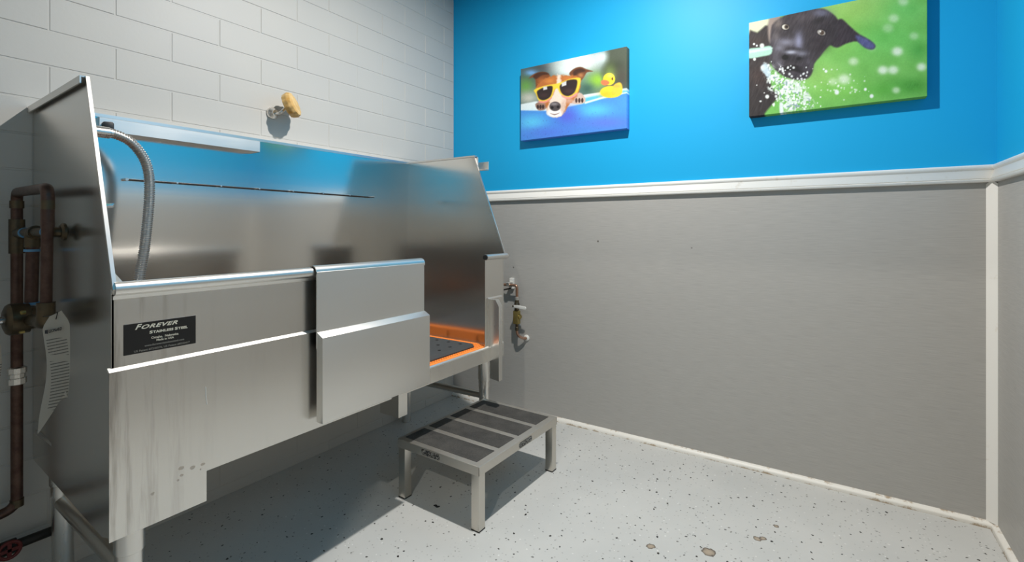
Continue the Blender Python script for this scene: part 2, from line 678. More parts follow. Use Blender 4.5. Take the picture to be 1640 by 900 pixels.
bm_prism(bm, [(XT - 0.002, ya(XT) - 0.0015, ZT + 0.003), (XT + 0.004, ya(XT) - 0.0015, ZT + 0.003), (XK + 0.005, ya(XK) - 0.0015, ZK), (XK - 0.001, ya(XK) - 0.0015, ZK)], (0, 0.007, 0))
add('edge_strip', bm, M['steel_rim'], lw)

# right wall
poly = [(0.05, ZT), (XT, ZT), (XK, ZK), (XF, ZK), (XF, ZB), (0.05, ZB)]
rw = add('right_wall', prism([(x, YR, z) for x, z in poly], (0, 0.004, 0)), M['steel_right'], tub)
bm = bmesh.new()
bm_prism(bm, [(0.045, YR - 0.004, ZT - 0.004), (0.045, YR - 0.004, ZT + 0.004), (0.045, YR + 0.016, ZT + 0.004), (0.045, YR + 0.016, ZT - 0.012), (0.045, YR + 0.013, ZT - 0.012), (0.045, YR + 0.013, ZT)], (XT - 0.045 + 0.012, 0, 0))
add('top_flange', bm, M['steel'], rw)
add('edge_strip', prism([(XT + 0.001, YR - 0.001, ZT), (XT + 0.006, YR - 0.001, ZT), (XK + 0.005, YR - 0.001, ZK), (XK - 0.000, YR - 0.001, ZK)], (0, 0.006, 0)), M['steel_rim'], rw)
# small bent hook plate behind the top front corner of the right wall
bm = bmesh.new()
bm_box(bm, (XT - 0.01, YR + 0.004, 1.268), (XT + 0.024, YR + 0.008, 1.33), 0.001)
bm_box(bm, (XT + 0.004, YR + 0.008, 1.270), (XT + 0.066, YR + 0.034, 1.274), 0.0008)
bm_box(bm, (XT + 0.004, YR + 0.030, 1.270), (XT + 0.066, YR + 0.034, 1.310), 0.0008)
add('hook_plate', bm, M['steel'], rw)

# front: upper apron with rolled rim, step, lower apron with a drop at the left
add('upper_apron', box((XF - 0.003, YL1, 0.69), (XF, -0.99, ZK), 0.0008), M['steel_apron'], tub)
bm = bmesh.new()
bm_tube(bm, [(0.6635, YL1 + 0.002, ZK), (0.6635, -0.99, ZK)], 0.0145, 20)
rim = add('front_rim', bm, M['steel_rim'], tub)
add('rim_skirt', prism([(0.655, YL1 + 0.002, ZK - 0.010), (0.664, YL1 + 0.002, ZK - 0.012), (0.660, YL1 + 0.002, ZK - 0.022), (0.655, YL1 + 0.002, ZK - 0.024)], (0, 0.86, 0)), M['steel'], rim)
add('weld_tab', prism([(0.648, YL1 + 0.006, ZK + 0.012), (0.655, YL1 + 0.016, ZK + 0.012), (0.640, YL1 + 0.006, ZK + 0.032)], (0.003, 0.004, 0)), M['steel'], rim)
bm = bmesh.new()
YA = -1.862
bm_prism(bm, [(XL, YA, 0.360), (XL, -1.679, 0.360), (XL, -1.679, ZB), (XL, -1.107, ZB), (XL, -1.107, 0.704), (XL, YA, 0.704)], (-0.004, 0, 0))
la = add('lower_apron', bm, M['steel_apron'], tub)
bm = bmesh.new()
bm_prism(bm, [(XL, YA, 0.7035), (XL - 0.002, YA, 0.7062), (XF + 0.002, YA, 0.7085), (XF - 0.002, YA, 0.7115), (XF - 0.004, YA, 0.708), (XL - 0.004, YA, 0.700)], (0, YA * -1 - 1.0, 0))
add('step_edge', bm, M['steel_edge'], la)
bm = bmesh.new()
bm_prism(bm, [(XL, -1.0764, 0.356), (XL, -1.036, 0.356), (XL, -1.036, ZB), (XL, -0.444, ZB), (XL, -0.444, 0.485), (XL, -1.0764, 0.485)], (-0.004, 0, 0))
bm_box(bm, (0.575, -1.0764, 0.356), (XL - 0.004, -1.0734, 0.70))
bm_box(bm, (0.64, -1.108, 0.43), (0.643, -1.0764, 0.70))
add('sill_apron', bm, M['steel_apron'], tub)
bm = bmesh.new()
bm_prism(bm, [(0.640, -1.07, 0.486), (XF + 0.002, -1.07, 0.492), (XL - 0.003, -1.07, 0.488), (XL - 0.003, -1.07, 0.470), (0.640, -1.07, 0.470)], (0, 0.63, 0))
add('door_sill', bm, M['steel'], tub)
# front post right of the opening
bm = bmesh.new()
bm_box(bm, (XF - 0.004, -0.572, 0.485), (XF, YR, ZK), 0.0008)
bm_prism(bm, [(XF, -0.556, 0.49), (XF + 0.006, -0.556, 0.49), (XF + 0.006, -0.556, 0.695), (XF, -0.556, 0.701)], (0, 0.105, 0))
po = add('front_post', bm, M['steel_apron'], tub)
bm = bmesh.new()
bm_tube(bm, [(0.662, -0.576, ZK + 0.002), (0.662, -0.418, ZK + 0.002)], 0.0125, 18)
add('post_rim', bm, M['steel_rim'], po)
add('rim_plug', lathe([(0, 0.011), (0.006, 0.011), (0.006, 0.007)], (0.662, -0.574, ZK + 0.002), (0, -1, 0), 16), M['black'], po)
# door keeper channel on the post, slanted top
bm = bmesh.new()
bm_prism(bm, [(XF + 0.002, -0.541, 0.352), (0.706, -0.541, 0.346), (0.706, -0.541, 0.664), (0.688, -0.541, 0.692), (XF + 0.002, -0.541, 0.692)], (0, 0.026, 0))
add('door_keeper', bm, M['steel_leg'], tub)

# sliding door: sheet hung over the rim with a deeper box below
DL, DR = -1.403, -0.975
bm = bmesh.new()
bm_box(bm, (0.6835, DL, 0.66), (0.688, DR, 0.876), 0.001)
dr = add('sliding_door', bm, M['steel'], tub)
# thin box panel below with a sloped top
bm = bmesh.new()
bm_prism(bm, [(0.6835, DL + 0.001, 0.455), (0.712, DL + 0.001, 0.455), (0.712, DL + 0.001, 0.694), (0.688, DL + 0.001, 0.707), (0.6835, DL + 0.001, 0.707)], (0, 0.430, 0))
bmesh.ops.bevel(bm, geom=list(bm.edges), offset=0.002, segments=2, affect='EDGES', profile=0.6)
add('door_box', bm, M['steel'], dr)
bm = bmesh.new()
arc = [(0.668 + 0.0195 * math.cos(t), ZK + 0.0195 * math.sin(t)) for t in np.linspace(-0.25, PI + 0.5, 14)]
arc_in = [(0.668 + 0.0165 * math.cos(t), ZK + 0.0165 * math.sin(t)) for t in np.linspace(PI + 0.5, -0.25, 14)]
bm_prism(bm, [(x, DL, z) for x, z in arc + arc_in], (0, DR - DL + 0.004, 0))
add('hanging_roll', bm, M['steel_rim'], dr)

# tub pan underside and legs
add('pan', box((0.05, -1.84, ZB), (0.655, YR, ZB + 0.012), 0.002), M['steel'], tub)
add('drain_pipe', tube(round_corners([(0.30, -0.62, ZB + 0.005), (0.30, -0.62, 0.30), (0.04, -0.62, 0.27)], 0.05), 0.025, 14), M['dark_pipe'], tub)


def tub_leg(x, y):
    lg = add('leg', lathe([(0.0, 0.019), (0.002, 0.0215), (0.05, 0.0235), (0.30, 0.0235)], (x, y, 0), (0, 0, 1), 22), M['steel_leg'], tub)
    add('leg_socket', lathe([(0.0, 0.026), (0.03, 0.026), (0.032, 0.0285), (ZB - 0.262, 0.0285)], (x, y, 0.262), (0, 0, 1), 22), M['steel_leg'], lg)
    return lg


tub_leg(0.600, -1.806)
tub_leg(0.105, -1.795)
tub_leg(0.541, -0.424)
tub_leg(0.052, -0.440)
add('brace', tube([(0.105, -1.795, 0.243), (0.600, -1.806, 0.243)], 0.0205, 18), M['steel_stool'], tub)
add('brace', tube([(0.052, -0.440, 0.222), (0.541, -0.424, 0.222)], 0.0155, 16), M['steel_stool'], tub)

# shelf tray on the back wall
SY0, SY1 = -1.722, -1.252
bm = bmesh.new()
bm_box(bm, (XB1 - 0.006, SY0, 1.279), (0.128, SY1, 1.283))
bm_box(bm, (0.125, SY0, 1.279), (0.129, SY1, 1.319), 0.001)
bm_box(bm, (XB1 - 0.006, SY0, 1.279), (0.128, SY0 + 0.003, 1.319))
bm_box(bm, (XB1 - 0.006, SY1 - 0.003, 1.279), (0.128, SY1, 1.319))
sh = add('shelf_tray', bm, M['steel_shelf'], tub)
bm = prism([(0.129, -1.715, 1.281), (0.129, -1.690, 1.279), (0.129, -1.690, 1.303), (0.129, -1.694, 1.308), (0.129, -1.713, 1.306), (0.129, -1.716, 1.300)], (0.010, 0, 0), 0.0015)
add('reflection_block', bm, M['black'], sh)  # added dark block standing in for a reflection at the tray's left end

# tether rod with standoffs
rx = 0.074
rod = add('tether_rod', tube([(rx, -1.639, 1.149), (rx, -0.672, 1.146)], 0.0024, 8), M['dark_pipe'], tub)
for k in range(8):
    y = -1.639 + k * 0.138
    add('standoff', tube([(0.053, y, 1.149), (rx + 0.003, y, 1.149)], 0.0045 if k == 0 else 0.0032, 8), M['steel_rim'], rod)

# small lever inside the left wall
bm = prism([(0.49, -1.846, 1.052), (0.505, -1.846, 1.052), (0.492, -1.802, 1.055), (0.484, -1.797, 1.057), (0.478, -1.802, 1.056)], (0, 0, -0.010), 0.001)
add('lever', bm, M['chrome'], lw)

# nameplate with its lettering
NY0, NY1, NZ0, NZ1 = -1.8355, -1.6985, 0.7318, 0.7966
npl = add('nameplate', box((XF - 0.001, NY0, NZ0), (XF + 0.0012, NY1, NZ1), 0.0004), M['plate'], tub)
npl['label'] = 'black nameplate with silver lettering'


def plate_text(body, y, z, size, width, shear, bold, mat, spacing=1.0, xs=XF + 0.0016):
    me = text_mesh(body, size, shear, bold, spacing)
    co = np.array([v.co for v in me.vertices])
    w = co[:, 0].max() - co[:, 0].min()
    s = width / w
    mat4 = Matrix(((0, 0, 1, xs), (s, 0, 0, y - co[:, 0].min() * s), (0, 1, 0, z), (0, 0, 0, 1)))
    me.transform(mat4)
    me.materials.clear()
    me.materials.append(mat)
    return me


def letter(body, y, z, size, width, shear, bold, mat, parent, spacing=1.0):
    o = add('lettering', plate_text(body, y, z, size, width, shear, bold, mat, spacing), None, None)
    o.parent = parent
    return o


letter('F', -1.8158, 0.7832, 0.0146, 0.0126, 0.40, 0.0004, M['silver_ink'], npl)
letter('OREVER', -1.8046, 0.7828, 0.0114, 0.0690, 0.40, 0.0003, M['silver_ink'], npl, 1.1)
letter('S', -1.7900, 0.7704, 0.0082, 0.0060, 0.05, 0.0003, M['silver_ink'], npl)
letter('TAINLESS', -1.7832, 0.7704, 0.0070, 0.0385, 0.05, 0.0003, M['silver_ink'], npl, 1.1)
letter('S', -1.7418, 0.7702, 0.0082, 0.0060, 0.05, 0.0003, M['silver_ink'], npl)
letter('TEEL', -1.7350, 0.7702, 0.0070, 0.0190, 0.05, 0.0003, M['silver_ink'], npl, 1.1)
letter('Omaha,  Nebraska', -1.7865, 0.7584, 0.0068, 0.052, 0.0, 0.0001, M['silver_ink'], npl)
letter('Made in USA', -1.7769, 0.7520, 0.0062, 0.0335, 0.0, 0.0001, M['silver_ink'], npl)
letter('www.foreverstainlesssteel.com', -1.7990, 0.7438, 0.0060, 0.076, 0.0, 0.0001, M['grey_ink'], npl)
letter('US Patent #7246576, US Patent #8220417', -1.8175, 0.7352, 0.0058, 0.106, 0.0, 0.0001, M['grey_ink'], npl)
# rust spots and scratch on the lower apron, thin marks
for (y, z, a, b) in ((-1.7318, 0.4584, 0.006, 0.0045), (-1.7089, 0.4504, 0.006, 0.0045), (-1.6870, 0.4490, 0.005, 0.0035), (-1.7310, 0.4420, 0.0035, 0.003), (-1.7380, 0.4340, 0.0025, 0.0025), (-1.7869, 0.4262, 0.004, 0.0035), (-1.692, 0.439, 0.002, 0.002)):
    bm = bmesh.new()
    vs = [((XL - 0.0005, y + a * (0.8 + 0.3 * random.random()) * math.cos(t), z + b * (0.8 + 0.3 * random.random()) * math.sin(t))) for t in np.linspace(0, 2 * PI, 10, endpoint=False)]
    bm_prism(bm, vs, (0.0008, 0, 0))
    add('rust_spot', bm, M['rust'], tub)
add('scratch_mark', tube(smooth_path([(XL + 0.0003, -1.6812, 0.6270), (XL + 0.0003, -1.6805, 0.605), (XL + 0.0003, -1.6785, 0.586)]), 0.0008, 6), M['white_plastic'], tub)

# ------------------------------------------------------------------ grate and mat in the tub
GZ = 0.490
gr = bmesh.new()
gx0, gx1, gy0, gy1 = 0.065, 0.640, -1.825, -0.527
for x in np.arange(gx0, gx1, 0.0135):
    bm_box(gr, (x, gy0, GZ - 0.012), (x + 0.0055, gy1, GZ))
for y in np.arange(gy0, gy1, 0.0135):
    bm_box(gr, (gx0, y, GZ - 0.012), (gx1, y + 0.0055, GZ - 0.0005))
bm_box(gr, (gx1 - 0.003, gy0, GZ - 0.045), (gx1 + 0.006, gy1, GZ + 0.001))
bm_box(gr, (gx0, gy1 - 0.004, ZB + 0.011), (gx1, gy1, GZ - 0.0003))
for x in (0.07, 0.25, 0.44, 0.62):
    bm_box(gr, (x, gy0, ZB + 0.011), (x + 0.008, gy1, GZ - 0.01))
tag(add('floor_grate', gr, M['orange'], origin=(0.35, -1.14, ZB + 0.011)), 'bright orange plastic slatted grate covering the bottom of the wash tub', 'grate')

# perforated rubber mat
bm = bmesh.new()
cell = 0.0665
MX1, MY1 = 0.606, -0.590
nx_, ny_ = 8, 17
mz = GZ + 0.012
vert = {}


def mv(x, y, z):
    k = (round(x, 5), round(y, 5), round(z, 5))
    if k not in vert:
        vert[k] = bm.verts.new((x, y, z))
    return vert[k]


hr = 0.0085
for i in range(nx_):
    for j in range(ny_):
        cx, cy = MX1 - 0.026 - cell * (i + 0.5) + 0.010, MY1 - 0.0 - cell * (j + 0.5) + 0.006
        h = cell / 2
        outer = [(cx + h, cy), (cx + h, cy + h), (cx, cy + h), (cx - h, cy + h), (cx - h, cy), (cx - h, cy - h), (cx, cy - h), (cx + h, cy - h)]
        inner = [(cx + hr * math.cos(k * PI / 4), cy + hr * math.sin(k * PI / 4)) for k in range(8)]
        for k in range(8):
            q = (k + 1) % 8
            bm.faces.new((mv(*outer[k], mz), mv(*outer[q], mz), mv(*inner[q], mz), mv(*inner[k], mz)))
            bm.faces.new((mv(*inner[k], mz), mv(*inner[q], mz), mv(*inner[q], GZ + 0.001), mv(*inner[k], GZ + 0.001)))
X_hi = MX1 - 0.016
X_lo = X_hi - cell * nx_
Y_hi = MY1 + 0.006
Y_lo = Y_hi - cell * ny_
# sloped border with clipped corners
bd = 0.022
ring_in = [(X_hi, Y_hi), (X_hi, Y_lo), (X_lo, Y_lo), (X_lo, Y_hi)]
bord = bmesh.new()
oi = [(X_hi, Y_hi - 0.012), (X_hi, Y_lo), (X_lo, Y_lo), (X_lo, Y_hi), (X_hi - 0.012, Y_hi)]
oo = [(X_hi + bd, Y_hi - 0.008), (X_hi + bd, Y_lo - bd), (X_lo - bd, Y_lo - bd), (X_lo - bd, Y_hi + bd), (X_hi - 0.008, Y_hi + bd)]
oi = [(X_hi, Y_hi), (X_hi, Y_lo), (X_lo, Y_lo), (X_lo, Y_hi), (X_hi, Y_hi)]
for k in range(4):
    a, b, c_, d = oi[k], oi[k + 1], oo[k + 1], oo[k]
    va = [bm.verts.new((*a, mz)), bm.verts.new((*b, mz)), bm.verts.new((*c_, GZ + 0.004)), bm.verts.new((*d, GZ + 0.004))]
    vb = [bm.verts.new((*c_, GZ - 0.0005)), bm.verts.new((*d, GZ - 0.0005))]
    bm.faces.new(va)
    bm.faces.new((va[3], va[2], vb[0], vb[1]))
vc = [bm.verts.new((*p, zz)) for p, zz in ((oi[0], mz), (oo[4], GZ + 0.004), (oo[0], GZ + 0.004))]
bm.faces.new(vc)
vd = [bm.verts.new((*p, GZ - 0.0005)) for p in (oo[4], oo[0])]
bm.faces.new((vc[1], vc[2], vd[1], vd[0]))
bord.free()
tag(add('rubber_mat', bm, M['rubber'], origin=(0.33, -1.16, GZ), sm=25), 'black rubber mat with round drain holes lying on the orange grate', 'mat')

# ------------------------------------------------------------------ ribbed hose
HZ = Vector((0.215, -1.843, 1.262))
hose = thing('spray_hose', HZ, 'ribbed metal spray hose hanging inside the wash tub', 'hose')
add('elbow_fitting', lathe([(0.0, 0.016), (0.006, 0.016), (0.007, 0.010), (0.05, 0.010), (0.052, 0.0135), (0.075, 0.0135), (0.077, 0.0155), (0.112, 0.0155), (0.114, 0.0135), (0.120, 0.013)], (0.215, -1.8375, 1.262), (0, 1, 0), 20), M['steel_leg'], hose)
hp = [(0.215, -1.735, 1.262), (0.214, -1.712, 1.261), (0.212, -1.675, 1.245), (0.208, -1.643, 1.205), (0.205, -1.628, 1.155), (0.204, -1.6265, 1.09), (0.204, -1.631, 1.02), (0.205, -1.640, 0.93), (0.206, -1.652, 0.85), (0.215, -1.665, 0.74), (0.24, -1.655, 0.62), (0.28, -1.60, 0.540), (0.33, -1.50, 0.5170), (0.36, -1.36, 0.5168)]
path = smooth_path(hp, 4)
# resample evenly
L_ = [0.0]
for a, b in zip(path, path[1:]):
    L_.append(L_[-1] + (b - a).length)
step = 0.0016
xs_ = np.arange(0, L_[-1], step)
arr = np.array(path)
res = np.stack([np.interp(xs_, L_, arr[:, k]) for k in range(3)], 1)
add('ribbed_hose', tube([tuple(p) for p in res], lambda i: 0.0137 if (i // 2) % 2 == 0 else 0.0116, 14), M['hose'], hose)

# ------------------------------------------------------------------ mixing valve with its pipes at the left
VR = Vector((0.23, -1.905, 0.785))
mv_ = thing('mixing_valve', VR, 'aged brass mixing valve with dark copper pipes beside the wash tub', 'valve')
Ax, Ay = 0.047, -1.8745
Bx, By = 0.418, -1.897
# riser on the block wall
add('riser_pipe', tube(round_corners([(Ax, Ay, 1.02), (Ax, Ay, 0.242), (0.047, -2.02, 0.228)], 0.03), 0.0125, 16), M['copper'], mv_)
add('riser_pipe', tube(round_corners([(Ax, Ay, 0.97), (Ax, Ay, 1.095), (Bx, By, 1.088), (Bx - 0.002, By, 1.0)], 0.024), 0.0122, 16), M['copper'], mv_)
for (a, b, r) in (((Ax, Ay, 1.072), (Ax, Ay, 1.052), 0.0148), ((Bx, By, 1.060), (Bx, By, 1.040), 0.0125), ((Ax, Ay, 0.266), (Ax, Ay, 0.246), 0.0142)):
    add('solder_joint', tube([a, b], r, 16), M['brass'], mv_)
bm = bmesh.new()
bm_tube(bm, [(Ax, Ay, 1.022), (Ax, Ay, 0.930)], 0.0165, 16)
bm_tube(bm, [(Ax, Ay, 0.985), (0.125, -1.876, 0.985)], 0.0125, 16)
add('tee_fitting', bm, M['brass'], mv_)
bm = bmesh.new()
bm_tube(bm, [(0.115, -1.876, 0.987), (0.375, -1.880, 0.989)], 0.011, 14)
bm_tube(bm, round_corners([(0.345, -1.880, 0.989), (0.375, -1.880, 0.989), (0.375, -1.853, 0.989)], 0.012), 0.0115, 14)
add('branch_pipe', bm, M['brass'], mv_)
add('wall_flange', lathe([(0, 0.016), (0.004, 0.021), (0.009, 0.021), (0.012, 0.015)], (0.375, -1.8665, 0.989), (0, 1, 0), 20), M['brass'], mv_)
bm = bmesh.new()
bm_tube(bm, round_corners([(0.235, -1.876, 0.988), (0.205, -1.8765, 0.988), (0.205, -1.8765, 0.950)], 0.02), 0.0165, 16)
add('elbow_fitting', bm, M['brass'], mv_)
add('drop_pipe', tube([(0.205, -1.8765, 0.962), (0.207, -1.880, 0.806)], 0.0132, 16), M['copper'], mv_)
for z, r in ((0.945, 0.0160), (0.812, 0.0158)):
    add('thread_tape', tube([(0.206, -1.878, z), (0.206, -1.878, z - 0.006)], r, 16), M['blue_tape'], mv_)
add('thread_tape', tube([(0.330, -1.880, 0.989), (0.335, -1.880, 0.989)], 0.0125, 14), M['blue_tape'], mv_)
add('thread_tape', tube([(0.128, -1.876, 0.986), (0.136, -1.876, 0.986)], 0.0135, 14), M['blue_tape'], mv_)
# body: drum facing out from the tub side
vb_ = add('valve_body', lathe([(0, 0.024), (0.004, 0.034), (0.010, 0.0385), (0.032, 0.0385), (0.036, 0.036), (0.044, 0.036), (0.046, 0.030), (0.056, 0.028)], (0.222, -1.932, 0.776), (0, 1, 0), 28), M['brass'], mv_)
for a in (0.5, 2.2, 3.9, 5.4):
    add('bolt', lathe([(0, 0.0055), (0.008, 0.0055), (0.010, 0.003)], (0.222 + 0.037 * math.cos(a), -1.900, 0.776 + 0.037 * math.sin(a)), (0, -1, 0), 8), M['brass_yellow'], vb_)
bm = bmesh.new()
bm_tube(bm, [(0.222, -1.918, 0.776), (0.222, -1.945, 0.776)], 0.010, 16)
bm_lathe(bm, [(0, 0.018), (0.004, 0.022), (0.012, 0.021), (0.016, 0.012)], (0.222, -1.945, 0.776), (0, -1, 0), 24)
add('handle', bm, M['chrome'], vb_)
bm = bmesh.new()
bm_tube(bm, [(0.235, -1.888, 0.772), (0.395, -1.897, 0.785)], 0.014, 16)
bm_tube(bm, round_corners([(0.37, -1.897, 0.784), (0.404, -1.897, 0.786), (0.404, -1.897, 0.83)], 0.016), 0.0165, 16)
add('outlet_elbow', bm, M['brass'], mv_)
add('supply_pipe', tube([(Bx - 0.001, By, 1.06), (0.405, By, 0.82)], 0.0108, 16), M['copper'], mv_)
bm = bmesh.new()
bm_lathe(bm, [(0, 0.014), (0.003, 0.0195), (0.018, 0.0195), (0.020, 0.0165), (0.030, 0.0165), (0.032, 0.0195), (0.046, 0.0195), (0.049, 0.014)], (Ax, Ay, 0.575), (0, 0, 1), 10)
add('union_nut', bm, M['steel_leg'], mv_)

# instruction tags (curled card)
rt = Vector((math.cos(YAW), math.sin(YAW), 0))
fwd = Vector((-math.sin(YAW), math.cos(YAW), 0))


def card(name, top, width, height, label, nu=8, nv=26, flipcurl=1.0):
    bm = bmesh.new()
    G = []
    for j in range(nv + 1):
        v = j / nv
        row = []
        for i in range(nu + 1):
            u = i / nu - 0.5
            half = width / 2 * (1.0 - 0.16 * math.sin(PI * min(1, v * 1.1)) ** 2)
            if v < 0.10:
                half *= 0.42 + 5.8 * v
            cut = 0.0
            if v > 0.75:
                cut = (u + 0.5) * 0.32 * (v - 0.75) / 0.25 * height
            sway = -0.006 * v + 0.002 * math.sin(v * 5.2)
            dep = 0.004 * math.cos(v * 6.0) * flipcurl + 0.012 * (u * u)
            p = Vector(top) + rt * (u * 2 * half + sway) - fwd * dep + Vector((0, 0, -v * height + cut + 0.012 * u))
            row.append(bm.verts.new(p))
        G.append(row)
    for j in range(nv):
        for i in range(nu):
            bm.faces.new((G[j][i], G[j][i + 1], G[j + 1][i + 1], G[j + 1][i])).smooth = True
    bmesh.ops.solidify(bm, geom=list(bm.faces), thickness=0.0006)
    o = add(name, bm, M['tagprint'], origin=top, sm=60)
    return tag(o, label, 'tag')


m = base_mat('printed_card', S(205, 198, 186), 0.75)
n = N(m)
tc = n.coord((1, 1, 1), 'Object')
sx = n.new('ShaderNodeSeparateXYZ')
n.link(tc, sx.inputs[0])
zz = n.math('MULTIPLY', sx.outputs['Z'], -1)
tilt = n.math('MULTIPLY_ADD', sx.outputs['X'], 0.25, zz)
ln = n.math('SINE', n.math('MULTIPLY', tilt, 2 * PI / 0.0062))
wd = n.noise(n.coord((420, 420, 60)), 1, 2, 0.5)
lnm = n.math('GREATER_THAN', n.math('ADD', ln, n.math('MULTIPLY', wd, 0.9)), 0.95)
win = n.math('MULTIPLY', n.math('GREATER_THAN', zz, 0.050), n.math('LESS_THAN', zz, 0.195))
edge_ = n.math('LESS_THAN', n.math('ABSOLUTE', sx.outputs['X']), 0.0165)
gap = n.math('SUBTRACT', 1, n.math('MULTIPLY', n.math('GREATER_THAN', zz, 0.085), n.math('LESS_THAN', zz, 0.098)))
k = n.math('MULTIPLY', n.math('MULTIPLY', lnm, win), n.math('MULTIPLY', edge_, gap))
n.link(n.mix(n.math('MULTIPLY', k, 0.7), S(205, 198, 186), S(70, 66, 62)), n.b.inputs['Base Color'])
M['tagprint'] = m
TT = Vector((0.585, -1.919, 0.827))
card1 = card('instruction_tag', TT, 0.056, 0.236, 'long curled white instruction tag with rows of small print hanging from the valve pipe')
# heading on the tag
me = text_mesh('LEONARD', 0.0085, 0.0, 0.00025, 1.0)
co = np.array([v.co for v in me.vertices])
sc_x = 0.026 / (co[:, 0].max() - co[:, 0].min())
base = -fwd * 0.0085 + rt * -0.012 + Vector((0, 0, -0.0385))
mm_ = Matrix.Identity(4)
for r_ in range(3):
    mm_[r_][0] = (rt[r_] + (0.22 if r_ == 2 else 0)) * sc_x
    mm_[r_][1] = (0, 0, 1)[r_]
    mm_[r_][2] = -fwd[r_]
    mm_[r_][3] = base[r_]
me.transform(mm_)
me.materials.clear()
me.materials.append(M['ink'])
lo = bpy.data.objects.new('lettering', me)
COL.objects.link(lo)
lo.parent = card1
b0 = base - rt * 0.0075 + Vector((0, 0, -0.002))
bm = bmesh.new()
bm_prism(bm, [b0, b0 + rt * 0.006, b0 + rt * 0.006 + Vector((0, 0, 0.008)), b0 + Vector((0, 0, 0.007))], -fwd * 0.0004)
lo2 = add('emblem', bm, M['ink'])
lo2.parent = card1
bm = bmesh.new()
bm_tube(bm, smooth_path([TT + Vector((0, 0, -0.012)) - fwd * 0.006, TT + Vector((0, 0, 0.002)) - fwd * 0.003, Vector((0.50, -1.908, 0.812)), Vector((0.416, -1.905, 0.800))], 5), 0.0008, 6)
wire = add('hanging_wire', bm, M['dark_pipe'])
wire.parent = card1
wire.location = -TT

card2 = card('instruction_tag', Vector((0.275, -1.958, 0.738)), 0.05, 0.125, 'white paper tag hanging below the valve handle')

# low drain line with red handled valve behind the legs
DV = Vector((0.05, -1.90, 0.155))
dv = thing('red_valve', DV, 'red handled valve on a dark pipe low on the block wall', 'valve')
add('pipe', tube([(0.045, -2.1, 0.142), (0.045, -1.75, 0.142)], 0.0125, 14), M['dark_pipe'], dv)
bm = bmesh.new()
bm_tube(bm, [(0.045, -1.925, 0.142), (0.045, -1.875, 0.142)], 0.019, 12)
bm_tube(bm, [(0.045, -1.895, 0.142), (0.075, -1.895, 0.147)], 0.008, 10)
add('valve_body', bm, M['dark_pipe'], dv)
bm = bmesh.new()
bm_tube(bm, [(0.08 + 0.0, -1.895 + 0.021 * math.cos(t), 0.150 + 0.021 * math.sin(t)) for t in np.linspace(0, 2 * PI, 20)], 0.0045, 8)
bm_box(bm, (0.077, -1.914, 0.146), (0.083, -1.876, 0.154))
bm_box(bm, (0.077, -1.899, 0.130), (0.083, -1.891, 0.170))
add('handle', bm, M['red'], dv)

# ------------------------------------------------------------------ round head on a wall arm above the tub
FX = Vector((0.0, -1.128, 1.463))
hd = thing('wall_shower_head', FX, 'small chrome wall arm carrying a round yellowed head above the wash tub', 'shower head')
add('wall_rosette', lathe([(0, 0.024), (0.004, 0.025), (0.012, 0.022), (0.020, 0.013), (0.026, 0.011)], (0.0, -1.131, 1.463), (1, 0, 0), 28), M['steel_leg'], hd)
add('arm', tube(smooth_path([(0.010, -1.131, 1.463), (0.036, -1.129, 1.459), (0.050, -1.122, 1.464), (0.056, -1.108, 1.482), (0.060, -1.100, 1.491)], 5), 0.0056, 12), M['steel_leg'], hd)
ax = (rt * 0.92 + Vector((0, 0, 0.36)) + fwd * 0.05).normalized()
hc = Vector((0.060, -1.104, 1.487))
hh = add('head', lathe([(-0.001, 0.034), (0.003, 0.046), (0.020, 0.050), (0.024, 0.050), (0.034, 0.046), (0.036, 0.040)], hc, ax, 48, lambda s, k: 1.0 + 0.03 * (1 if (s // 2) % 2 else -1)), M['yellowed'], hd)
add('cap_clip', tube(smooth_path([hc + ax * 0.001, hc + ax * -0.004 + Vector((0, 0, 0.030)), hc + ax * 0.003 + Vector((-0.008, 0, 0.047)), hc + ax * 0.012 + Vector((-0.008, 0.0, 0.048))], 4), 0.002, 8), M['dark_pipe'], hh)

# ------------------------------------------------------------------ shut-off valve on the back wall
SR = Vector((0.45, -0.03, 0.60))
sv = thing('shutoff_valve', SR, 'small brass shut-off valve with white lever and copper pipe on the grey wall', 'valve')
yv = -0.045
add('pipe_strap', box((0.413, -0.020, 0.668), (0.437, -0.003, 0.727), 0.002), M['white_plastic'], sv)
add('strap_clip', box((0.416, yv - 0.012, 0.688), (0.436, -0.018, 0.706), 0.002), M['steel_rim'], sv)
add('stem_pipe', tube(round_corners([(0.366, yv, 0.692), (0.479, yv, 0.692), (0.479, yv, 0.60)], 0.014), 0.0075, 14), M['copper_bright'], sv)
add('pipe_stub', lathe([(0, 0.010), (0.002, 0.021), (0.004, 0.021), (0.006, 0.010)], (0.374, yv, 0.692), (1, 0, 0), 16), M['copper'], sv)
add('strap_arm', tube([(0.428, -0.03, 0.672), (0.36, -0.016, 0.655)], 0.004, 8), M['dark_pipe'], sv)
add('coupling', lathe([(0, 0.009), (0.002, 0.0115), (0.018, 0.0115), (0.02, 0.009)], (0.479, yv, 0.612), (0, 0, 1), 8), M['steel_rim'], sv)
bv = add('ball_valve', lathe([(0, 0.008), (0.004, 0.012), (0.014, 0.0125), (0.020, 0.015), (0.038, 0.015), (0.044, 0.0115), (0.058, 0.0115), (0.060, 0.009)], (0.479, yv, 0.556), (0, 0, 1), 12), M['brass'], sv)
add('lever', prism([(0.462, yv - 0.018, 0.588), (0.500, yv - 0.021, 0.591), (0.548, yv - 0.024, 0.588), (0.556, yv - 0.024, 0.580), (0.548, yv - 0.024, 0.572), (0.500, yv - 0.021, 0.574), (0.462, yv - 0.018, 0.577)], (0, -0.006, 0), 0.0015), M['white_plastic'], bv)
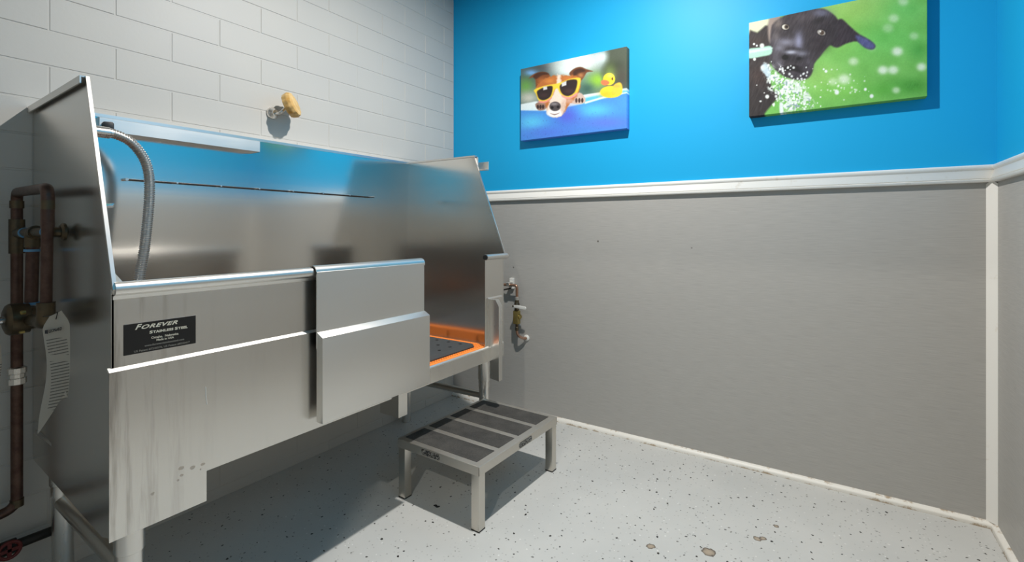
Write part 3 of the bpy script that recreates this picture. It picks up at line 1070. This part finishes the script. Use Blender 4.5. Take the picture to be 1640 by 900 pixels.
add('lever_nut', lathe([(0, 0.007), (0.014, 0.007), (0.016, 0.004)], (0.470, yv - 0.010, 0.583), (0, -1, 0), 8), M['brass'], bv)
add('valve_block', box((0.464, yv - 0.016, 0.486), (0.494, yv + 0.014, 0.558), 0.004, 2), M['brass_yellow'], sv)
add('valve_cap', lathe([(0, 0.013), (0.010, 0.013), (0.013, 0.009)], (0.492, yv, 0.526), (1, 0, 0), 14), M['brass_yellow'], sv)
add('nipple', lathe([(0, 0.007), (0.003, 0.010), (0.020, 0.010), (0.022, 0.0085), (0.040, 0.0085)], (0.479, yv, 0.448), (0, 0, 1), 12), M['brass'], sv)
add('tail_pipe', tube(smooth_path([(0.479, yv, 0.452), (0.481, yv, 0.436), (0.490, yv + 0.005, 0.420), (0.508, yv + 0.022, 0.408), (0.520, -0.002, 0.406)], 5), 0.0072, 12), M['copper_bright'], sv)
add('wall_rosette', lathe([(0, 0.017), (0.004, 0.017), (0.009, 0.010)], (0.515, -0.003, 0.407), (0, -1, 0), 18), M['white_plastic'], sv)

# ------------------------------------------------------------------ step stool
ang = math.radians(-1.3)
SO = Vector((0.741, -0.709, 0))
st = thing('step_stool', SO, 'low stainless steel step stool with black grip strips on the floor beside the wash tub', 'stool')
st.rotation_euler = (0, 0, -ang * -1)
LW, LD, SH = 0.193, 0.259, 0.218


def sadd(name, bm, mat, parent=st, sm=35):
    me = mesh_from(bm, name, mat, sm)
    o = bpy.data.objects.new(name, me)
    COL.objects.link(o)
    o.parent = parent
    return o


# top tray: skirt all round, flat deck
bm = bmesh.new()
bm_box(bm, (-LW, -LD, SH - 0.004), (LW, LD, SH), 0.0015)
for lo_, hi_ in (((-LW, -LD, SH - 0.032), (LW, -LD + 0.004, SH - 0.001)), ((-LW, LD - 0.004, SH - 0.032), (LW, LD, SH - 0.001)),
                 ((-LW, -LD, SH - 0.032), (-LW + 0.004, LD, SH - 0.001)), ((LW - 0.004, -LD, SH - 0.032), (LW, LD, SH - 0.001))):
    bm_box(bm, lo_, hi_, 0.0012)
top_ = sadd('top', bm, M['steel_deck'])
# grip strips
m = base_mat('grip_strip', S(62, 60, 57), 0.8)
n = N(m)
f = n.noise(n.pos((1, 1, 1)), 380, 3, 0.6)
w = n.noise(n.pos((1, 1, 1)), 16, 4, 0.6)
c = n.mix(n.ramp(w, [(0.35, g(0)), (0.7, g(1))]), S(44, 43, 41), S(66, 64, 60))
n.link(n.mix(n.ramp(f, [(0.5, g(0)), (0.7, g(0.4))]), c, S(104, 100, 94)), n.b.inputs['Base Color'])
n.bump(f, 0.4, 0.001)
M['grip'] = m
ys = [-LD + 0.022, -LD + 0.130]
pitch = 0.1245
for k in range(4):
    y0 = -LD + 0.023 + k * pitch
    bm = box((-LW + 0.016, y0, SH - 0.001), (LW - 0.028, y0 + 0.099, SH + 0.0012), 0.0004)
    sadd('grip_strip', bm, M['grip'], top_)
lg_me = None
for sx_ in (-1, 1):
    for sy_ in (-1, 1):
        if lg_me is None:
            bm = box((-0.0165, -0.0165, 0.003), (0.0165, 0.0165, SH - 0.003), 0.002, 2)
            lg_me = mesh_from(bm, 'leg', M['steel_stool'], 35)
            bm = box((-0.0172, -0.0172, 0.0), (0.0172, 0.0172, 0.0045), 0.001)
            ft_me = mesh_from(bm, 'foot_cap', M['black'], 35)
        o = bpy.data.objects.new('leg', lg_me)
        COL.objects.link(o)
        o.parent = st
        o.location = (sx_ * (LW - 0.019), sy_ * (LD - 0.019), 0)
        q = bpy.data.objects.new('foot_cap', ft_me)
        COL.objects.link(q)
        q.parent = o
# worn maker stickers on two skirts
m = base_mat('worn_sticker', S(40, 40, 40), 0.5)
n = N(m)
f = n.noise(n.coord((260, 260, 420)), 1, 3, 0.6)
n.link(n.ramp(f, [(0.50, S(16, 16, 16)), (0.56, S(150, 147, 142))]), n.b.inputs['Base Color'])
M['sticker'] = m


def sticker(pts, vec):
    return sadd('sticker', prism(pts, vec), M['sticker'], top_)


def plate_pts(c_, half, z0, z1, r, axis, off):
    pts = []
    for (cu, cz, a0) in ((half - r, z1 - r, 0), (-half + r, z1 - r, PI / 2), (-half + r, z0 + r, PI), (half - r, z0 + r, 1.5 * PI)):
        for t in np.linspace(a0, a0 + PI / 2, 4):
            u = c_ + cu + r * math.cos(t)
            z = cz + r * math.sin(t)
            pts.append((u, off, z) if axis == 'x' else (off, u, z))
    return pts


sticker(plate_pts(-0.025, 0.044, SH - 0.026, SH - 0.006, 0.006, 'x', -LD + 0.0005), (0, -0.001, 0))
sticker(plate_pts(0.02, 0.044, SH - 0.028, SH - 0.007, 0.008, 'y', LW - 0.0005), (0.001, 0, 0))

# scrap of dark leaf on the floor under the stool, and grit
bm = bmesh.new()
pts = [(-0.013, -0.002), (-0.006, 0.006), (0.002, 0.004), (0.012, 0.007), (0.010, -0.002), (0.004, -0.006), (-0.004, -0.003)]
a = [bm.verts.new((x, y, 0.0)) for x, y in pts]
b = [bm.verts.new((x * 0.9, y * 0.9, 0.0025 + 0.001 * math.sin(i * 2.1))) for i, (x, y) in enumerate(pts)]
bm.faces.new(a[::-1])
bm.faces.new(b)
for i in range(len(pts)):
    j = (i + 1) % len(pts)
    bm.faces.new((a[i], a[j], b[j], b[i]))
o = add('debris_scrap', bm, M['black'])
o.location = (0.7047, -0.9306, 0)
tag(o, 'tiny dark scrap of dirt on the floor beneath the step stool', 'debris')


# ------------------------------------------------------------------ the two canvas prints
def homography(src, dst):
    A_, B_ = [], []
    for (x, y), (u, v) in zip(src, dst):
        A_.append([x, y, 1, 0, 0, 0, -u * x, -u * y])
        A_.append([0, 0, 0, x, y, 1, -v * x, -v * y])
        B_ += [u, v]
    h = np.linalg.solve(np.array(A_, float), np.array(B_, float))
    return np.append(h, 1).reshape(3, 3)


def vnoise(x, y, s, seed=0):
    r = np.random.default_rng(seed)
    T = r.random((64, 64))
    xf, yf = x / s, y / s
    xi, yi = np.floor(xf).astype(int), np.floor(yf).astype(int)
    fx, fy = xf - xi, yf - yi
    fx, fy = fx * fx * (3 - 2 * fx), fy * fy * (3 - 2 * fy)
    t = lambda a, b_: T[a % 64, b_ % 64]
    return (t(xi, yi) * (1 - fx) + t(xi + 1, yi) * fx) * (1 - fy) + (t(xi, yi + 1) * (1 - fx) + t(xi + 1, yi + 1) * fx) * fy


class Paint:
    def __init__(self, x, y, base):
        self.x, self.y = x, y
        self.c = np.ones(x.shape + (3,)) * np.array(base, float)

    def blend(self, a, col):
        a = np.clip(a, 0, 1)[..., None]
        col = np.array(col, float)
        self.c = self.c * (1 - a) + col * a

    def splat(self, cx, cy, rx, ry, col, k=1.0, p=1.0):
        d = ((self.x - cx) / rx) ** 2 + ((self.y - cy) / ry) ** 2
        self.blend(k * np.exp(-d ** p), col)

    def ell(self, cx, cy, rx, ry, col, soft=0.06, rot=0.0, k=1.0):
        ct, st_ = math.cos(rot), math.sin(rot)
        dx, dy = self.x - cx, self.y - cy
        u = (dx * ct + dy * st_) / rx
        v = (-dx * st_ + dy * ct) / ry
        d = np.sqrt(u * u + v * v)
        self.blend(k * np.clip((1 + soft - d) / (2 * soft), 0, 1), col)

    def sdf(self, pts):
        x, y = self.x, self.y
        d = np.full(x.shape, 1e18)
        s = np.ones(x.shape)
        k = len(pts)
        for i in range(k):
            ax_, ay_ = pts[i]
            bx_, by_ = pts[i - 1]
            ex, ey = bx_ - ax_, by_ - ay_
            wx, wy = x - ax_, y - ay_
            t = np.clip((wx * ex + wy * ey) / (ex * ex + ey * ey), 0, 1)
            qx, qy = wx - ex * t, wy - ey * t
            d = np.minimum(d, qx * qx + qy * qy)
            c1, c2, c3 = y >= ay_, y < by_, ex * wy > ey * wx
            flip = (c1 & c2 & c3) | (~c1 & ~c2 & ~c3)
            s = np.where(flip, -s, s)
        return s * np.sqrt(d)

    def poly(self, pts, col, soft=3.0, k=1.0, jag=0.0, jscale=10, seed=3, smooth=True):
        if smooth:
            q = []
            m_ = len(pts)
            for i in range(m_):
                p0, p1, p2, p3 = (np.array(pts[(i + d_) % m_], float) for d_ in (-1, 0, 1, 2))
                for t in (0, 0.33, 0.67):
                    q.append(tuple(0.5 * ((2 * p1) + (p2 - p0) * t + (2 * p0 - 5 * p1 + 4 * p2 - p3) * t * t + (3 * p1 - p0 - 3 * p2 + p3) * t ** 3)))
            pts = q
        d = self.sdf(pts)
        if jag:
            d = d + jag * (vnoise(self.x, self.y, jscale, seed) - 0.5) * 2
        self.blend(k * np.clip((soft - d) / (2 * soft), 0, 1), col)

    def grain(self, amount, s, seed):
        self.c *= (1 + amount * (vnoise(self.x, self.y, s, seed) - 0.5)[..., None])


def paint_pool_dog(x, y):
    p = Paint(x, y, (92, 112, 108))
    p.splat(230, 290, 110, 60, (60, 74, 72))
    p.splat(300, 255, 60, 40, (58, 66, 70))
    p.splat(215, 288, 45, 22, (110, 160, 215))
    p.splat(180, 380, 55, 60, (96, 148, 72))
    p.splat(200, 455, 70, 45, (180, 182, 170))
    p.splat(530, 215, 170, 80, (226, 232, 228), 1, 1.4)
    p.splat(470, 270, 110, 60, (215, 228, 226))
    p.splat(690, 190, 60, 40, (205, 220, 222))
    p.splat(610, 360, 70, 60, (110, 150, 120))
    p.splat(660, 345, 60, 50, (140, 190, 60))
    p.splat(590, 400, 50, 40, (62, 96, 84))
    p.poly([(735, 110), (860, 90), (870, 420), (760, 420), (690, 300), (725, 215)], (76, 84, 70), 22)
    p.splat(780, 250, 55, 40, (58, 66, 52))
    p.splat(745, 300, 40, 60, (128, 156, 70), 0.6)
    p.splat(820, 330, 40, 70, (70, 66, 58), 0.8)
    # pool wall
    p.poly([(140, 500), (250, 480), (330, 500), (575, 440), (690, 424), (870, 398), (870, 760), (140, 780)], (214, 226, 228), 4, smooth=False)
    p.poly([(560, 470), (690, 440), (870, 415), (870, 470), (700, 480), (575, 505)], (92, 184, 206), 7)
    p.poly([(140, 540), (330, 546), (440, 525), (575, 500), (700, 470), (870, 428), (870, 780), (140, 790)], (70, 134, 214), 5, smooth=False)
    p.splat(225, 625, 100, 55, (88, 190, 232))
    p.splat(640, 545, 130, 50, (84, 184, 232))
    p.splat(460, 580, 80, 60, (84, 92, 206), 0.8)
    p.splat(720, 630, 170, 40, (92, 118, 214), 0.8)
    p.splat(330, 690, 170, 45, (80, 118, 216), 0.8)
    p.splat(840, 500, 60, 70, (72, 150, 226), 0.7)
    # rim highlight
    p.poly([(575, 490), (700, 455), (860, 425), (860, 433), (700, 466), (578, 502)], (214, 238, 240), 4, smooth=False)
    # ears
    p.poly([(200, 325), (235, 295), (290, 282), (335, 298), (345, 340), (320, 370), (255, 395), (245, 340), (232, 318)], (118, 68, 38), 4)
    p.poly([(228, 312), (260, 288), (310, 285), (335, 300), (290, 305), (250, 330)], (70, 42, 30), 5)
    p.splat(285, 345, 26, 22, (176, 104, 54), 0.8)
    p.poly([(470, 300), (500, 265), (545, 252), (585, 268), (630, 284), (590, 290), (572, 318), (548, 345), (510, 330)], (108, 66, 44), 4)
    p.poly([(500, 280), (545, 262), (580, 280), (540, 295), (505, 312)], (66, 42, 32), 5)
    p.splat(548, 310, 20, 16, (190, 130, 80), 0.8)
    # paws
    p.poly([(245, 500), (285, 482), (318, 500), (312, 535), (265, 540)], (140, 110, 96), 4)
    for cx in (262, 280, 297):
        p.ell(cx, 518, 8, 14, (58, 44, 42), 0.2)
    p.poly([(480, 450), (540, 425), (578, 460), (575, 495), (520, 503), (480, 490)], (196, 172, 158), 4)
    for cx in (520, 540, 560):
        p.ell(cx, 478, 8, 16, (72, 52, 48), 0.2)
    # face
    p.poly([(255, 370), (330, 318), (400, 308), (490, 310), (545, 335), (540, 420), (480, 500), (440, 560), (400, 585), (350, 582), (325, 540), (300, 480), (255, 440)], (176, 104, 52), 5, jag=5)
    p.poly([(388, 310), (412, 310), (420, 380), (450, 450), (440, 540), (420, 580), (370, 590), (330, 570), (325, 530), (350, 460), (385, 390)], (226, 208, 192), 6, jag=5)
    p.splat(340, 345, 30, 16, (206, 132, 64), 0.9)
    p.splat(460, 330, 34, 15, (196, 120, 58), 0.9)
    p.splat(300, 470, 24, 20, (232, 208, 196), 0.8)
    p.splat(470, 480, 30, 24, (206, 166, 150), 0.8)
    p.ell(375, 560, 50, 28, (238, 232, 228), 0.2)
    p.ell(432, 520, 18, 42, (198, 168, 150), 0.4, 0, 0.7)
    # sunglasses
    p.poly([(236, 402), (300, 378), (362, 366), (400, 360), (470, 334), (535, 325), (548, 345), (530, 420), (495, 452), (440, 455), (408, 425), (392, 395), (370, 410), (352, 458), (310, 487), (268, 475), (248, 430)], (232, 200, 62), 4)
    p.poly([(268, 478), (310, 480), (352, 455), (345, 470), (312, 490), (275, 490)], (226, 140, 130), 4)
    p.poly([(420, 440), (470, 455), (525, 425), (515, 448), (470, 466), (432, 458)], (230, 150, 140), 4)
    p.poly([(258, 410), (300, 388), (352, 378), (360, 400), (345, 450), (305, 473), (272, 465), (258, 435)], (46, 36, 36), 4)
    p.poly([(412, 372), (460, 342), (518, 338), (524, 372), (505, 425), (465, 448), (428, 435), (410, 402)], (48, 36, 36), 4)
    p.poly([(296, 384), (322, 380), (324, 400), (298, 406)], (205, 205, 205), 3, smooth=False)
    p.poly([(420, 360), (452, 346), (452, 374), (422, 384)], (205, 205, 205), 3, smooth=False)
    p.splat(300, 440, 30, 16, (70, 50, 50), 0.7)
    p.splat(470, 415, 34, 16, (76, 54, 52), 0.7)
    # nose and mouth
    p.ell(378, 516, 38, 32, (74, 68, 70), 0.1)
    p.ell(372, 500, 22, 9, (128, 122, 124), 0.6)
    p.ell(358, 524, 10, 9, (30, 28, 30), 0.3)
    p.ell(398, 520, 9, 9, (34, 30, 32), 0.3)
    p.poly([(345, 562), (375, 568), (408, 560), (376, 575)], (120, 92, 88), 3)
    # duck
    p.ell(752, 424, 74, 40, (240, 200, 52), 0.06)
    p.poly([(770, 380), (812, 362), (828, 400), (815, 440), (760, 440)], (238, 192, 62), 4)
    p.ell(738, 338, 40, 41, (243, 208, 50), 0.06)
    p.splat(745, 315, 22, 14, (252, 232, 120), 0.7)
    p.splat(720, 440, 50, 20, (236, 178, 40), 0.7)
    p.splat(790, 385, 24, 12, (226, 150, 80), 0.6)
    p.poly([(684, 352), (705, 342), (732, 350), (740, 366), (715, 380), (690, 372)], (226, 116, 76), 4)
    p.ell(759, 336, 5, 10, (90, 56, 30), 0.3)
    # background droplets
    r = np.random.default_rng(5)
    for _ in range(46):
        cx, cy = r.uniform(160, 850), r.uniform(560, 720)
        p.ell(cx, cy, 2.5, 2.5, (60, 80, 170), 0.5, 0, 0.6)
    p.grain(0.05, 5, 9)
    return p.c


def paint_hose_dog(x, y):
    p = Paint(x, y, (112, 178, 84))
    p.splat(760, 60, 300, 120, (150, 192, 100), 0.9)
    p.splat(700, 200, 150, 110, (138, 186, 84), 0.8)
    p.splat(1100, 60, 160, 110, (104, 184, 92), 0.9)
    p.splat(1000, 240, 260, 110, (100, 182, 86), 0.8)
    p.splat(560, 480, 160, 110, (146, 192, 100), 0.8)
    p.splat(1120, 540, 150, 55, (66, 140, 48), 0.9)
    p.splat(1180, 320, 60, 60, (76, 156, 66), 0.8)
    p.splat(700, 560, 160, 60, (124, 190, 84), 0.8)
    p.splat(950, 560, 120, 45, (88, 164, 62), 0.8)
    p.splat(700, -40, 300, 50, (170, 200, 120), 0.7)
    p.c += 12 * (vnoise(x, y, 60, 11) - 0.5)[..., None]
    for cx, cy, r_, k in ((1020, 120, 34, .5), (985, 180, 36, .35), (1045, 325, 36, .85), (768, 385, 32, .6), (955, 440, 34, .85), (1020, 440, 34, .8), (1200, 422, 32, .8), (1040, 565, 26, .6), (710, 495, 40, .75), (640, 510, 30, .5), (1080, 15, 34, .5), (1150, 230, 30, .4), (880, 300, 30, .25)):
        p.splat(cx, cy, r_, r_ * .8, (226, 232, 216), k, 1.6)
    # pale patch top left
    p.poly([(100, 130), (235, 118), (232, 165), (170, 205), (100, 225)], (212, 216, 180), 10)
    # body
    p.poly([(100, 235), (160, 205), (230, 160), (260, 300), (240, 420), (255, 540), (300, 590), (265, 640), (215, 700), (205, 740), (100, 760)], (46, 40, 40), 7)
    p.splat(150, 260, 50, 40, (58, 46, 42), 0.8)
    p.splat(170, 470, 60, 60, (66, 50, 46), 0.7)
    # neck fold behind the cheek
    p.poly([(232, 118), (300, 100), (300, 200), (250, 270), (228, 230)], (150, 134, 124), 8)
    # ear at the right
    p.poly([(600, 90), (650, 130), (690, 122), (740, 165), (800, 215), (870, 255), (905, 290), (885, 312), (840, 300), (790, 262), (720, 275), (660, 300), (610, 270), (580, 200)], (50, 42, 48), 6)
    p.poly([(780, 225), (840, 240), (900, 282), (890, 308), (845, 302), (800, 268)], (78, 80, 124), 9)
    # head
    p.poly([(245, 190), (262, 145), (330, 100), (440, 68), (550, 56), (610, 75), (665, 125), (670, 200), (640, 265), (600, 300), (560, 350), (520, 400), (500, 470), (450, 498), (370, 490), (300, 455), (250, 400), (235, 340), (240, 280)], (52, 46, 50), 6)
    p.splat(560, 85, 60, 26, (104, 104, 124), 0.8)
    p.splat(450, 110, 70, 36, (74, 66, 70), 0.8)
    p.splat(290, 150, 30, 36, (132, 120, 112), 0.7)
    p.splat(275, 230, 26, 40, (106, 98, 98), 0.7)
    p.splat(420, 260, 26, 55, (160, 162, 192), 0.75)
    p.splat(340, 265, 64, 26, (134, 132, 146), 0.85)
    p.splat(620, 190, 40, 60, (40, 34, 38), 0.8)
    p.splat(560, 270, 50, 50, (44, 36, 40), 0.8)
    p.splat(280, 340, 34, 60, (78, 74, 80), 0.8)
    p.splat(430, 440, 60, 36, (64, 58, 66), 0.8)
    # brows, eyes
    p.ell(548, 130, 40, 16, (30, 26, 28), 0.5, -0.4, 0.7)
    p.ell(335, 172, 27, 20, (30, 24, 24), 0.2, 0.15)
    p.ell(335, 171, 22, 16, (206, 200, 186), 0.15, 0.15)
    p.ell(342, 170, 13, 13, (70, 56, 44), 0.25)
    p.ell(344, 169, 6, 6, (16, 14, 14), 0.3)
    p.ell(564, 206, 32, 22, (28, 22, 24), 0.25, 0.2)
    p.ell(562, 206, 26, 16, (170, 164, 156), 0.2, 0.3)
    p.ell(566, 207, 14, 14, (72, 56, 46), 0.25)
    p.ell(556, 200, 5, 5, (226, 224, 220), 0.4)
    # nose
    p.ell(395, 345, 80, 46, (40, 36, 40), 0.2)
    p.splat(375, 326, 40, 13, (176, 178, 192), 0.95)
    p.splat(300, 300, 30, 22, (132, 130, 142), 0.7)
    p.splat(440, 335, 40, 18, (120, 118, 130), 0.85)
    p.splat(480, 400, 22, 30, (104, 100, 112), 0.7)
    p.splat(300, 400, 26, 34, (96, 92, 100), 0.8)
    p.ell(337, 358, 20, 15, (8, 7, 8), 0.25)
    p.poly([(330, 415), (400, 405), (470, 430), (450, 455), (380, 440), (335, 440)], (22, 18, 20), 6)
    p.ell(425, 366, 16, 9, (16, 14, 16), 0.4)
    p.ell(470, 420, 36, 40, (58, 52, 58), 0.5)
    # fur streaks
    st_ = vnoise(x * 1.0 + y * 0.4, y * 0.25, 7, 21)
    dark = p.c.mean(axis=2) < 95
    p.c += (st_ * dark * 18 - 8 * dark)[..., None]
    # hose stream
    p.poly([(100, 308), (180, 296), (245, 288), (250, 335), (190, 352), (100, 362)], (168, 214, 190), 5)
    p.poly([(100, 318), (240, 298), (240, 308), (100, 332)], (206, 236, 220), 6)
    # splash
    r = np.random.default_rng(8)
    a1 = p.sdf([(205, 380), (235, 400), (300, 455), (370, 490), (440, 505), (470, 540), (530, 640), (520, 680), (400, 690), (330, 700), (310, 640), (280, 590), (230, 570), (215, 490), (190, 440)])
    nn = vnoise(x, y, 9, 31) * 0.6 + vnoise(x, y, 22, 32) * 0.6
    msk = np.clip((-a1 + 6) / 20, 0, 1) * np.clip((nn - 0.46) * 4.0, 0, 1)
    p.blend(msk * 0.95, (216, 224, 216))
    nn2 = vnoise(x, y, 12, 35)
    p.blend(np.clip((-a1) / 30, 0, 1) * np.clip((nn2 - 0.66) * 6, 0, 1) * 0.8, (120, 142, 150))
    for k in range(150):
        t = r.random()
        cx = r.normal(330 + 60 * t, 70)
        cy = 400 + 290 * t + r.normal(0, 14)
        rr = r.uniform(2.5, 8)
        p.ell(cx, cy, rr, rr * r.uniform(0.7, 1.4), (236, 240, 236), 0.4, 0, 0.85)
    for k in range(40):
        cx, cy = r.normal(690, 90), r.normal(555, 45)
        rr = r.uniform(2, 7)
        p.ell(cx, cy, rr, rr, (232, 238, 228), 0.5, 0, 0.7)
    for cx, cy, rr in ((140, 275, 7), (158, 285, 6), (190, 285, 14), (228, 598, 12), (200, 420, 16), (145, 368, 9), (595, 445, 9), (580, 432, 6), (665, 575, 14), (845, 558, 9), (885, 600, 12)):
        p.ell(cx, cy, rr, rr, (226, 232, 226), 0.35)
    p.poly([(306, 640), (326, 640), (330, 705), (310, 705)], (216, 224, 222), 5)
    for k in range(7):
        t = k / 6
        p.poly([(185 + 20 * t, 430 - 40 * t), (215 + 20 * t, 400 + 10 * t), (240 + 12 * t, 470 + 20 * t), (205, 450)], (196, 216, 224), 5, 0.28, 8, 8, k)
    for k in range(9):
        x0, y0 = r.uniform(250, 310), r.uniform(380, 440)
        p.poly([(x0, y0), (x0 + r.uniform(10, 40), y0 + r.uniform(15, 50)), (x0 + 8, y0 + 16)], (150, 148, 154), 2, 0.5, smooth=False)
    p.grain(0.06, 5, 19)
    return p.c


def canvas_print(name, x0, x1, z0, z1, thick, corners, painter, nx, ny, label):
    """front grid carries the printed colours, its border wraps round the sides"""
    us = np.linspace(0, 1, nx)
    vs = np.linspace(0, 1, ny)
    U, V = np.meshgrid(us, vs)
    H = homography([(0, 1), (1, 1), (1, 0), (0, 0)], corners)
    q = np.stack([U, V, np.ones_like(U)], -1) @ H.T
    px, py = q[..., 0] / q[..., 2], q[..., 1] / q[..., 2]
    c = np.clip(painter(px, py), 0, 255) / 255.0
    c = np.where(c <= 0.04045, c / 12.92, ((c + 0.055) / 1.055) ** 2.4)
    # pad one border row/column for the sides
    Up = np.pad(U, 1, mode='edge')
    Vp = np.pad(V, 1, mode='edge')
    C = np.pad(c, ((1, 1), (1, 1), (0, 0)), mode='edge')
    Yp = np.full(Up.shape, -thick)
    Yp[0, :] = Yp[-1, :] = Yp[:, 0] = Yp[:, -1] = 0.0
    w, h = x1 - x0, z1 - z0
    co = np.stack([x0 + Up * w, Yp, z0 + Vp * h], -1).reshape(-1, 3)
    ox, oz = (x0 + x1) / 2, z0
    co -= np.array([ox, 0, oz])
    my, mx = Up.shape
    idx = np.arange(my * mx).reshape(my, mx)
    faces = np.stack([idx[:-1, :-1], idx[:-1, 1:], idx[1:, 1:], idx[1:, :-1]], -1).reshape(-1, 4)
    me = bpy.data.meshes.new(name)
    me.vertices.add(len(co))
    me.vertices.foreach_set('co', co.astype(np.float32).ravel())
    me.loops.add(len(faces) * 4)
    me.loops.foreach_set('vertex_index', faces.astype(np.int32).ravel())
    me.polygons.add(len(faces))
    me.polygons.foreach_set('loop_start', np.arange(0, len(faces) * 4, 4, dtype=np.int32))
    me.update()
    me.validate()
    at_ = me.color_attributes.new('print', 'FLOAT_COLOR', 'POINT')
    rgba = np.concatenate([C.reshape(-1, 3), np.ones((my * mx, 1))], 1)
    at_.data.foreach_set('color', rgba.astype(np.float32).ravel())
    mt = base_mat(name + '_ink', (1, 1, 1, 1), 0.62, 0, 0.3)
    nn = N(mt)
    an = nn.new('ShaderNodeAttribute', attribute_name='print')
    nn.link(an.outputs['Color'], nn.b.inputs['Base Color'])
    nn.bump(nn.noise(nn.pos((1, 1, 1)), 500, 2), 0.08, 0.0006)
    me.materials.append(mt)
    o = bpy.data.objects.new(name, me)
    COL.objects.link(o)
    o.location = (ox, -0.0002, oz)
    return tag(o, label, 'picture')


canvas_print('canvas_print', 0.4995, 1.0870, 1.4690, 1.8535, 0.038, [(145, 262), (853, 120), (857, 670), (150, 745)], paint_pool_dog, 330, 220,
             'canvas print of a dog in yellow sunglasses beside a rubber duck on the blue wall')
canvas_print('canvas_print', 1.6080, 2.1675, 1.4570, 1.8420, 0.038, [(107, 145), (1232, -86), (1238, 603), (117, 720)], paint_hose_dog, 330, 230,
             'canvas print of a black dog biting a water jet on green grass')
